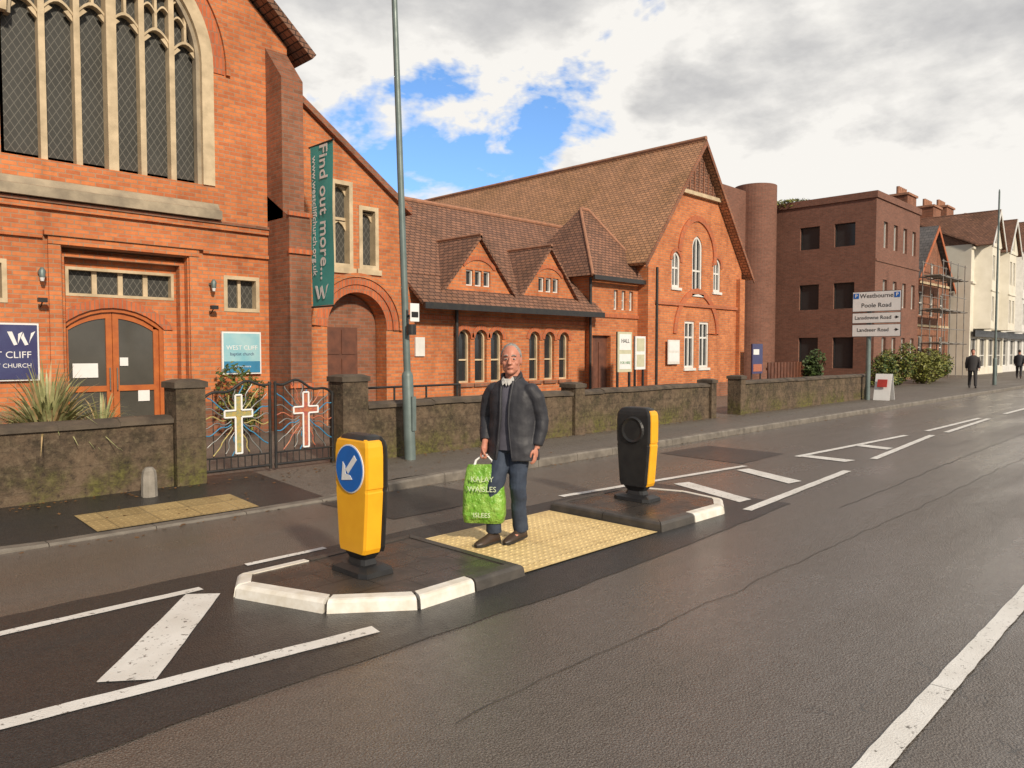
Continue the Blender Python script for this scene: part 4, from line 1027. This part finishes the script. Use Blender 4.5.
for z in (2.26,4.26,6.26): S=MB(); S.box(49.3,54.8,12.95,13.9,z,z+0.05); S.obj('board',['concrete'],sc)
def cream(x0,x1,y,zt,label,mw,roofm,bays,chm='brick',chx=(0.6,)):
    e=thing('terraced_building',label,'building',((x0+x1)/2,y,0.1),'buildings along the far street')
    W=MB(); n=int((x1-x0)/2.4); hs=[]; bw=[]
    for i in range(n):
        xc=x0+(i+0.5)*(x1-x0)/n
        if not any(abs(xc-b)<2.1 for b in bays):
            for z in (3.9,6.7): hs.append(rect(xc-0.4,xc+0.4,z,z+1.5))
        hs.append(rect(xc-0.9,xc+0.9,0.6,2.7))
    W.facade(rect(x0,x1,0.1,zt),hs,PY(y),0.25,0)
    W.add([(x0,y,0.1),(x0,y+12,0.1),(x0,y+12,zt),(x0,y,zt)],[(0,1,2,3)]); W.add([(x1,y,0.1),(x1,y+12,0.1),(x1,y+12,zt),(x1,y,zt)],[(0,1,2,3)])
    for z in (6.35,zt-0.3): W.box(x0,x1,y-0.12,y-0.002,z,z+0.14,0)
    for b in bays:
        yb=y-0.95; zz_=(3.8,6.6)
        hh=[rect(b+o_-0.32,b+o_+0.32,z,z+1.7) for o_ in (-0.6,0.45) for z in zz_]+[rect(b-0.45,b+0.45,zt+0.15,zt+1.15)]
        W.facade([(b-1.1,3.3),(b+1.1,3.3),(b+1.1,zt),(b+1.7,zt),(b,zt+2.3),(b-1.7,zt),(b-1.1,zt)],hh,PY(yb),0.2,0)
        for s_ in(-1,1):
            px0,px1=b+s_*1.1,b+s_*1.55
            W.add([(px0,yb,3.3),(px1,y,3.3),(px1,y,zt),(px0,yb,zt)],[(0,1,2,3)],0)
        W.add([(b-1.1,yb,3.3),(b+1.1,yb,3.3),(b+1.55,y,3.3),(b-1.55,y,3.3)],[(0,1,2,3)],0)
        for z in (5.85,zt-0.12): W.box(b-1.14,b+1.14,yb-0.06,yb-0.002,z,z+0.1,0)
        bw+=[(q,yb) for q in hh]
    W.obj('wall',[mw],e)
    R=MB(); quadslab(R,[(x0-0.2,y-0.3,zt),(x1+0.2,y-0.3,zt),(x1+0.2,y+6,zt+3.0),(x0-0.2,y+6,zt+3.0)],0.1,0); quadslab(R,[(x0-0.2,y+12.3,zt),(x1+0.2,y+12.3,zt),(x1+0.2,y+6,zt+3.0),(x0-0.2,y+6,zt+3.0)],0.1,0)
    R.add([(x0,y,zt),(x0,y+12,zt),(x0,y+6,zt+2.9)],[(0,1,2)],0)
    for b in bays:
        for s_ in (-1,1): quadslab(R,[(b,y-1.15,zt+2.5),(b,y+5.0,zt+2.5),(b+s_*1.95,y+1,zt-0.05),(b+s_*1.95,y-1.15,zt-0.05)],0.1,0)
    R.obj('roof',[roofm],e)
    for b in bays:
        for s_ in(-1,1):
            R=MB(); R.prism([(b,y-1.2,zt+2.5),(b+s_*1.98,y-1.2,zt-0.07),(b+s_*1.98,y-1.2,zt-0.33),(b,y-1.2,zt+2.15)],(0,0.04,0),0); R.obj('bargeboard',['white'],e)
    for cx0 in chx:
        C=MB(); a=x0+cx0
        C.box(a,a+2,y+4.2,y+5.6,zt+1,zt+4.0,0); C.box(a-0.1,a+2.1,y+4.1,y+5.7,zt+4.0,zt+4.15,1)
        for k in range(5): C.tube([(a+0.2+0.38*k,y+4.9,zt+4.15),(a+0.2+0.38*k,y+4.9,zt+4.7)],0.13,8,1,False)
        C.obj('chimney',[chm,'ridge'],e)
    for q in hs: window(e,q,PY(y),0.18,0.07,'white','glass',1,(q[0][1]+0.85,),0.06)
    for q,yb in bw: window(e,q,PY(yb),0.15,0.07,'white','glass',0,(q[0][1]+0.75,),0.06)
    S=MB(); S.box(x0+0.2,x1-0.2,y-0.3,y-0.16,2.75,3.2,0); S.obj('shop_fascia',['signblack'],e)
    return e
cream(58.0,68,13.4,9.0,'cream rendered building with two gabled bays, chimneys and shopfront','cream','tiledark',(60.4,65.6),'brickdark',(0.4,6.6))
cream(68.4,84,13.6,9.6,'white rendered gabled terrace with clay roof down the street','white','tiledark',(71.5,77.5),'brickdark',(0.6,9))
cream(84.4,110,13.4,9.0,'red brick terrace farther down the street','brick','tiledark',(92,100))
# ------------------------------------------------------------ direction sign
ds=thing('direction_sign','white parking and street direction sign on grey pole','road sign',(25.7,8.85,0.12))
m=MB(); m.tube([(25.76,8.85,0.1),(25.76,8.85,3.62)],0.075,10); m.obj('pole',['galv'],ds)
def panel(y0,y1,z0,z1):
    m=MB(); m.box(25.66,25.68,y0,y1,z0,z1,1); m.box(25.652,25.659,y0+0.015,y1-0.015,z0+0.015,z1-0.015,0); m.obj('sign_panel',['signwhite','signblack'],ds)
panel(7.85,9.35,3.02,3.68); panel(7.85,9.35,2.64,2.985); panel(7.85,9.35,2.2,2.605)
def sq(y,z,s): 
    m=MB(); m.box(25.645,25.6515,y-s/2,y+s/2,z-s/2,z+s/2); m.obj('parking_symbol',['blue'],ds); text('P',s*0.85,(25.643,y,z),*FNX,'signwhite',ds,bold=0.004)
sq(9.23,3.54,0.17); sq(7.97,3.54,0.17)
text('Westbourne',0.20,(25.65,8.6,3.53),*FNX,'signblack',ds,bold=0.001); text('Poole Road',0.20,(25.65,8.6,3.22),*FNX,'signblack',ds,bold=0.001)
text('Lansdowne Road',0.165,(25.65,8.70,2.82),*FNX,'signblack',ds,bold=0.001)
text('Landseer Road',0.165,(25.65,8.70,2.42),*FNX,'signblack',ds,bold=0.001)
def arrow(z):
    m=MB(); m.prism([(25.646,8.03,z-0.015),(25.646,8.03,z+0.015),(25.646,8.0,z+0.015),(25.646,8.0,z+0.05),(25.646,7.9,z),(25.646,8.0,z-0.05),(25.646,8.0,z-0.015)],(0.0055,0,0),0); m.obj('arrow',['signblack'],ds)
arrow(2.82); arrow(2.42)
ab=thing('sandwich_board','white folding pavement board with small red notice','sandwich board',(26.1,8.45,0.12))
m=MB()
for s_ in(-1,1): m.prism([(26.1+s_*0.25,8.2,0.12),(26.1+s_*0.25,8.7,0.12),(26.1+s_*0.02,8.7,0.98),(26.1+s_*0.02,8.2,0.98)],(s_*0.02,0,0),0)
m.prism([(25.89,8.3,0.55),(25.89,8.6,0.55),(25.955,8.6,0.80),(25.955,8.3,0.80)],(-0.02,0,0.002),1); m.obj('panels',['signwhite','redp'],ab)
f=MB()
for k in range(14): f.box(27+0.28*k,27.2+0.28*k,12.9,12.94,0.1,1.3)
f.box(27,31,12.945,12.98,0.4,0.5); f.box(27,31,12.945,12.98,1.0,1.1)
o=f.obj('timber_fence',['darkwood'],None,(29,12.9,0.1)); tag(o,'dark timber slatted fence between hall and office block','fence')
# ------------------------------------------------------------ people
def place(name,label,cat,loc,ang,group=None):
    e=bpy.data.objects.new(name,None); col.objects.link(e); e.location=loc; e.rotation_euler=(0,0,ang); tag(e,label,cat,group); return e
LOC=(4.67,4.60,0.018); ANG=math.radians(-74)
pe=place('person','older man in open dark jacket and jeans walking with green bag','person',LOC,ANG)
def ellring(cx,cy,z,rx,ry,n=24): return [(cx+rx*math.cos(2*math.pi*k/n),cy+ry*math.sin(2*math.pi*k/n),z) for k in range(n)]
HX=0.015
HR=Matrix.Rotation(math.radians(24),3,'Z'); HC=V((HX,-0.03,1.755))
def hx(p): return HC+HR@((p-V((HX,-0.01,1.772)))*1.12)
b=MB()
b.ell((HX,-0.012,1.658),(0.076,0.094,0.108),22)
b.ell((HX,-0.042,1.60),(0.065,0.064,0.072),18); b.ell((HX,-0.084,1.553),(0.030,0.022,0.020),10)
b.tube([(HX,-0.098,1.668),(HX,-0.118,1.640),(HX,-0.130,1.622),(HX,-0.102,1.609)],[0.009,0.012,0.017,0.012],8)
for s_ in(-1,1):
    b.ell((HX+s_*0.012,-0.108,1.617),(0.009,0.010,0.008),8)
    b.ell((HX+s_*0.030,-0.090,1.682),(0.022,0.016,0.009),10)
    b.ell((HX+s_*0.078,0.0,1.637),(0.009,0.021,0.033),10); b.ell((HX+s_*0.042,-0.072,1.620),(0.022,0.021,0.022),10)
    b.ell((HX+s_*0.038,-0.06,1.575),(0.022,0.022,0.020),10)
b.ell((HX,-0.100,1.588),(0.024,0.012,0.006),8); b.ell((HX,-0.099,1.577),(0.020,0.012,0.006),8)
b.xf(hx)
b.tube([(HX,-0.01,1.60),(0.012,0.01,1.5),(0.01,0.02,1.40)],[0.062,0.066,0.078],14)
b.loft([ellring(0.01,0.01,z,rx,ry) for z,rx,ry in ((1.45,0.09,0.07),(1.38,0.16,0.09),(1.2,0.16,0.10),(1.0,0.14,0.09),(0.85,0.14,0.10))],0)
HDX=0.03; HDY=-0.03
sR=[(-0.170,0,1.350),(-0.224,0.01,1.28),(-0.262,0.028,1.10),(-0.248,-0.01,0.99),(-0.245+HDX,-0.055+HDY,0.895)]
sL=[(0.190,0,1.350),(0.238,0.02,1.28),(0.278,0.055,1.09),(0.270,0.03,0.97),(0.256,0.0,0.875)]
b.tube(sR+[(-0.243+HDX,-0.062+HDY,0.88)],[0.045,0.045,0.038,0.034,0.029,0.027],10)
b.tube(sL+[(0.254,-0.005,0.845)],[0.045,0.045,0.038,0.034,0.029,0.026],10)
b.tube([(0.085,0,0.9),(0.078,-0.03,0.5),(0.055,0.06,0.1)],[0.08,0.05,0.035],12)
b.tube([(-0.075,0,0.9),(-0.085,-0.125,0.51),(-0.105,-0.10,0.1)],[0.08,0.05,0.035],12)
b.ell((0.045,-0.0,0.06),(0.03,0.05,0.025)); b.ell((-0.13,-0.15,0.06),(0.03,0.05,0.025))
st=len(b.v)
b.tube([(-0.245,-0.06,0.90),(-0.235,-0.085,0.868),(-0.232,-0.10,0.835),(-0.232,-0.105,0.80)],[0.026,0.026,0.030,0.026],10)
b.ell((-0.232,-0.102,0.82),(0.017,0.042,0.042),12)
for i,(yy,l,r) in enumerate(((-0.138,0.95,0.0090),(-0.115,1.08,0.0095),(-0.092,1.0,0.0090),(-0.070,0.85,0.0082))):
    b.tube([(-0.235,yy,0.802),(-0.243,yy,0.802-0.032*l),(-0.225,yy-0.002,0.802-0.052*l),(-0.203,yy-0.002,0.802-0.045*l),(-0.196,yy,0.802-0.024*l)],[r,r,r*0.95,r*0.9,r*0.75],8)
b.tube([(-0.226,-0.135,0.838),(-0.208,-0.152,0.815),(-0.196,-0.148,0.79),(-0.19,-0.135,0.775)],[0.012,0.011,0.010,0.008],8)
b.xf(lambda p:p+V((HDX,HDY,0)),st)
b.ell((0.253,-0.02,0.81),(0.016,0.040,0.048),12)
for yy,l,r in ((-0.052,0.92,0.0088),(-0.031,1.05,0.0092),(-0.010,1.0,0.0090),(0.010,0.8,0.0082)):
    b.tube([(0.253,yy,0.785),(0.250,yy-0.006,0.785-0.036*l),(0.238,yy-0.012,0.785-0.058*l),(0.222,yy-0.014,0.785-0.068*l)],[r,r,r*0.92,r*0.75],8)
b.tube([(0.246,-0.050,0.835),(0.236,-0.070,0.812),(0.230,-0.072,0.788),(0.224,-0.066,0.770)],[0.012,0.0115,0.010,0.008],8)
b.obj('body',['skin'],pe,None,0.0042,2)
b=MB(); N=40; RWS=16; vs=[];fs=[]
C=V((HX,0.006,1.662))
for i in range(RWS+1):
    for k in range(N):
        ph=2*math.pi*k/N; c_,s_=math.cos(ph),math.sin(ph)
        front=max(0,-s_)
        thmax=math.radians(108) - math.radians(66)*(front**0.75)
        if s_>0: thmax=math.radians(108)+math.radians(18)*s_
        th=thmax*i/RWS
        nz=1+0.05*noise.noise(V((c_*4,s_*4,th*4)))+0.035*noise.noise(V((c_*14,s_*14,th*11)))
        edge=i/RWS; thick=1.0-0.05*edge**6
        r=V((0.0855,0.099,0.113))*nz*thick
        vs.append(C+V((r.x*math.sin(th)*c_,r.y*math.sin(th)*s_,r.z*math.cos(th))))
for i in range(RWS):
    for k in range(N): fs.append([i*N+k,i*N+(k+1)%N,(i+1)*N+(k+1)%N,(i+1)*N+k])
b.add(vs,fs,0,True); b.xf(hx); b.obj('hair',['hair'],pe)
for s_ in(-1,1):
    b=MB(); b.ell((HX+s_*0.030,-0.0965,1.653),(0.0135,0.007,0.006),12,1); b.ell((HX+s_*0.030,-0.1032,1.653),(0.006,0.003,0.0055),8,0); b.xf(hx); b.obj('eye',['eye','shirt'],pe)
    b=MB(); b.tube([(HX+s_*0.014,-0.111,1.678),(HX+s_*0.032,-0.109,1.683),(HX+s_*0.05,-0.094,1.675)],[0.0035,0.0045,0.003],6,0); b.xf(hx); b.obj('eyebrow',['hair'],pe)
b=MB(); b.tube([(HX-0.024,-0.104,1.583),(HX,-0.1135,1.584),(HX+0.024,-0.104,1.583)],[0.002,0.0035,0.002],6,0); b.xf(hx); b.obj('mouth',['lip'],pe)
def cring(z,rx,ry,gap,th=0.016,n=30):
    cx_,cy_=0.012,0.01
    a0=math.asin(min(0.95,gap/rx))
    o_=[];i_=[]
    for k in range(n+1):
        a=-math.pi/2+a0+(2*math.pi-2*a0)*k/n
        o_.append((cx_+rx*math.cos(a),cy_+ry*math.sin(a),z)); i_.append((cx_+(rx-th)*math.cos(a),cy_+(ry-th)*math.sin(a),z))
    return o_+i_[::-1]
b=MB()
prof=((0.740,0.248,0.172,0.075),(0.80,0.246,0.174,0.066),(0.95,0.226,0.162,0.050),(1.10,0.220,0.152,0.038),(1.25,0.228,0.147,0.036),(1.34,0.222,0.130,0.044),(1.395,0.176,0.108,0.048),(1.44,0.108,0.092,0.045),(1.47,0.088,0.084,0.040))
b.loft([cring(z,rx,ry,g) for z,rx,ry,g in prof],0)
for pts in (sR,sL):
    b.tube(pts,[0.072,0.072,0.062,0.057,0.048],16)
    b.ell(pts[0],(0.072,0.074,0.064))
o=b.obj('jacket',['jacket'],pe,None,0.006,4)
tx=bpy.data.textures.new('fold','CLOUDS'); tx.noise_scale=0.12; tx.noise_depth=1
dm=o.modifiers.new('d','DISPLACE'); dm.texture=tx; dm.strength=0.018; dm.mid_level=0.45
b=MB()
b.tube([(-0.050,-0.070,1.42),(-0.080,-0.01,1.480),(-0.045,0.062,1.495),(0.055,0.064,1.495),(0.102,-0.01,1.480),(0.072,-0.070,1.42)],[0.012,0.019,0.021,0.021,0.019,0.012],8,0)
for s_ in (-1,1):
    b.tube([(0.012+s_*0.055,-0.085,1.43),(0.012+s_*0.052,-0.115,1.35),(0.012+s_*0.042,-0.140,1.22),(0.012+s_*0.042,-0.150,1.08),(0.012+s_*0.058,-0.154,0.93),(0.012+s_*0.078,-0.153,0.77)],[0.013,0.014,0.011,0.009,0.008,0.007],8,0)
b.obj('collar_and_front_edges',['jacket'],pe)
b=MB(); b.loft([ellring(0.012,0.0,z,rx,ry) for z,rx,ry in ((0.83,0.175,0.138),(0.95,0.175,0.136),(1.10,0.178,0.130),(1.25,0.185,0.128),(1.34,0.170,0.112),(1.40,0.10,0.09),(1.435,0.070,0.078))],0)
o=b.obj('jumper',['jumper'],pe); dm=o.modifiers.new('d','DISPLACE'); dm.texture=tx; dm.strength=0.012; dm.mid_level=0.5
b=MB()
for s_ in (-1,1): b.prism([(0.013+s_*0.010,-0.100,1.420),(0.013+s_*0.046,-0.075,1.470),(0.013+s_*0.062,-0.080,1.437),(0.013+s_*0.030,-0.118,1.392)],(0,-0.008,0),0)
b.add([(0.013,-0.114,1.385),(-0.025,-0.088,1.45),(0.051,-0.088,1.45)],[(0,1,2)],0)
b.obj('shirt_collar',['shirt'],pe)
b=MB()
b.loft([ellring(0.01,0.01,z,rx,ry,24) for z,rx,ry in ((0.80,0.150,0.112),(0.88,0.160,0.118),(0.98,0.155,0.112))],0)
b.tube([(0.080,0.0,0.88),(0.082,-0.02,0.70),(0.078,-0.025,0.50),(0.066,0.035,0.28),(0.056,0.075,0.095)],[0.094,0.088,0.074,0.068,0.068],16)
b.tube([(-0.065,0.0,0.88),(-0.072,-0.07,0.70),(-0.088,-0.14,0.51),(-0.102,-0.135,0.28),(-0.113,-0.115,0.10)],[0.094,0.088,0.074,0.068,0.068],16)
o=b.obj('trousers',['jeans'],pe,None,0.007,2)
dm=o.modifiers.new('d','DISPLACE'); dm.texture=tx; dm.strength=0.024; dm.mid_level=0.5
def shoe(heel,toe,z0,pitch):
    heel=V((heel[0],heel[1],z0+pitch)); toe=V((toe[0],toe[1],z0)); d=(toe-heel); L=d.length; d.normalize(); sd=V((-d.y,d.x,0)).normalized(); up=V((0,0,1))
    m=MB(); R=[];S=[]
    for t,w_,h_ in ((-0.02,0.018,0.05),(0.03,0.034,0.075),(0.2,0.036,0.10),(0.38,0.037,0.105),(0.55,0.042,0.08),(0.75,0.049,0.062),(0.9,0.040,0.048),(1.0,0.016,0.03)):
        c=heel+d*L*t
        R.append([c+sd*w_*math.cos(a)+up*(0.018+max(0,h_-0.018)*max(0,math.sin(a))) for a in [k*math.pi/8 for k in range(9)]]+[c-sd*w_*0.9+up*0.012,c+sd*w_*0.9+up*0.012])
        S.append([c+sd*(w_+0.003)+up*0.02,c-sd*(w_+0.003)+up*0.02,c-sd*w_+up*0.0,c+sd*w_+up*0.0])
    m.loft(R,0,True); m.loft(S,1,False); m.obj('shoe',['shoe','sole'],pe)
shoe((0.068,0.140),(0.010,-0.145),0.002,0.02); shoe((-0.095,-0.055),(-0.165,-0.335),0.002,0.0)
be=place('shopping_bag','crumpled bright green plastic shopping bag held in hand','shopping bag',LOC,ANG)
m=MB(); R=[]
cxb,cyb=-0.215+HDX,-0.125+HDY
for z,w_,d_ in ((0.185,0.155,0.06),(0.19,0.175,0.078),(0.26,0.19,0.09),(0.38,0.187,0.092),(0.5,0.18,0.075),(0.6,0.172,0.05),(0.66,0.16,0.032),(0.70,0.145,0.022)):
    ring=[]
    for k in range(48):
        a=2*math.pi*k/48; c_,s_=math.cos(a),math.sin(a)
        x=w_*math.copysign(abs(c_)**0.45,c_); y=d_*math.copysign(abs(s_)**0.55,s_)
        nn=noise.noise(V((x*9,y*9+3,z*8))); n2_=noise.noise(V((x*25,y*9,z*22)))
        ring.append((cxb+x*(1+0.06*nn),cyb+y*(1+0.28*nn+0.12*n2_),z+(0.02*nn if z>0.6 else 0)))
    R.append(ring)
BAGROT=Matrix.Rotation(math.radians(20),3,'Z'); BC=V((cxb,cyb,0))
br=lambda p: BC+BAGROT@(p-BC)
m.loft(R,0,True); m.xf(br); m.obj('bag_body',['bag'],be)
for yy in (cyb+0.013,cyb+0.030):
    m=MB(); m.tube([(cxb-0.085,yy-0.02,0.69),(cxb-0.075,yy-0.01,0.73),(cxb-0.03,yy,0.765),(cxb-0.004,yy,0.776),(cxb+0.03,yy,0.765),(cxb+0.07,yy-0.01,0.73),(cxb+0.08,yy-0.02,0.69)],[0.012,0.010,0.007,0.006,0.007,0.010,0.012],8,0); m.xf(br); m.obj('handle',['signwhite'],be)
m=MB(); m.tube([(cxb-0.002,cyb-0.02,0.774),(cxb-0.002,cyb+0.06,0.774)],0.009,8,0); m.obj('handle_grip',['signwhite'],be)
for s_,sz,z_,dy in (('KALAY',0.066,0.58,-0.105),('WAISLES',0.066,0.495,-0.117),('ISLEES',0.058,0.27,-0.122)):
    to=text(s_,sz,(cxb,cyb+dy,z_),*FX,'bagtext',be)
    for v in to.data.vertices: v.co=br(v.co)
def walker(loc,ang,label,mc,stride=0.16):
    e=place('person',label,'person',loc,ang,'distant pedestrians on the pavement')
    b=MB(); b.ell((0,0,1.60),(0.075,0.09,0.115)); b.ell((0,-0.04,1.55),(0.055,0.06,0.07)); b.tube([(0,0,1.5),(0,0.01,1.38)],[0.055,0.06],10)
    for s_ in(-1,1):
        b.tube([(s_*0.18,0,1.34),(s_*0.23,-s_*0.05,1.08),(s_*0.22,-s_*0.15,0.86)],[0.05,0.042,0.03],8)
        b.ell((s_*0.22,-s_*0.17,0.81),(0.02,0.035,0.05),8)
        for k in range(4): b.tube([(s_*0.22,-s_*0.17-0.03+0.02*k,0.78),(s_*0.215,-s_*0.17-0.03+0.02*k,0.72)],[0.009,0.007],6)
        b.tube([(s_*0.09,0,0.88),(s_*0.09,-s_*stride*0.5-0.03,0.48),(s_*0.09,-s_*stride,0.08)],[0.085,0.06,0.04],10)
    b.loft([ellring(0,0,z,rx,ry,16) for z,rx,ry in ((1.42,0.09,0.07),(1.34,0.18,0.1),(1.1,0.16,0.1),(0.88,0.16,0.1))])
    b.obj('body',['skin'],e,None,0.012,1)
    c=MB(); c.loft([ellring(0,0,z,rx,ry,16) for z,rx,ry in ((0.75,0.21,0.14),(1.0,0.19,0.13),(1.25,0.21,0.13),(1.36,0.2,0.12),(1.44,0.08,0.08))])
    for s_ in(-1,1): c.tube([(s_*0.18,0,1.35),(s_*0.24,-s_*0.05,1.08),(s_*0.225,-s_*0.14,0.87)],[0.075,0.062,0.05],10)
    c.obj('coat',[mc],e,None,0.014,2)
    t=MB()
    for s_ in(-1,1):
        t.tube([(s_*0.09,0,0.88),(s_*0.09,-s_*stride*0.5-0.03,0.48),(s_*0.09,-s_*stride,0.1)],[0.1,0.075,0.06],10)
        t.ell((s_*0.09,-s_*stride-0.05,0.045),(0.045,0.13,0.045),10)
    t.obj('trousers',['coatgrey'],e,None,0.014,1)
    h=MB(); h.ell((0,0.015,1.63),(0.083,0.092,0.1)); h.obj('hair',['eye'],e)
walker((37.5,8.5,0.12),math.radians(-70),'pedestrian in dark coat walking on the pavement','coatgrey',0.22)
walker((53,9.6,0.12),math.radians(100),'distant pedestrian in dark clothes on the pavement','jacket')
for o in bpy.data.objects:
    if '_org' in o: del o['_org']
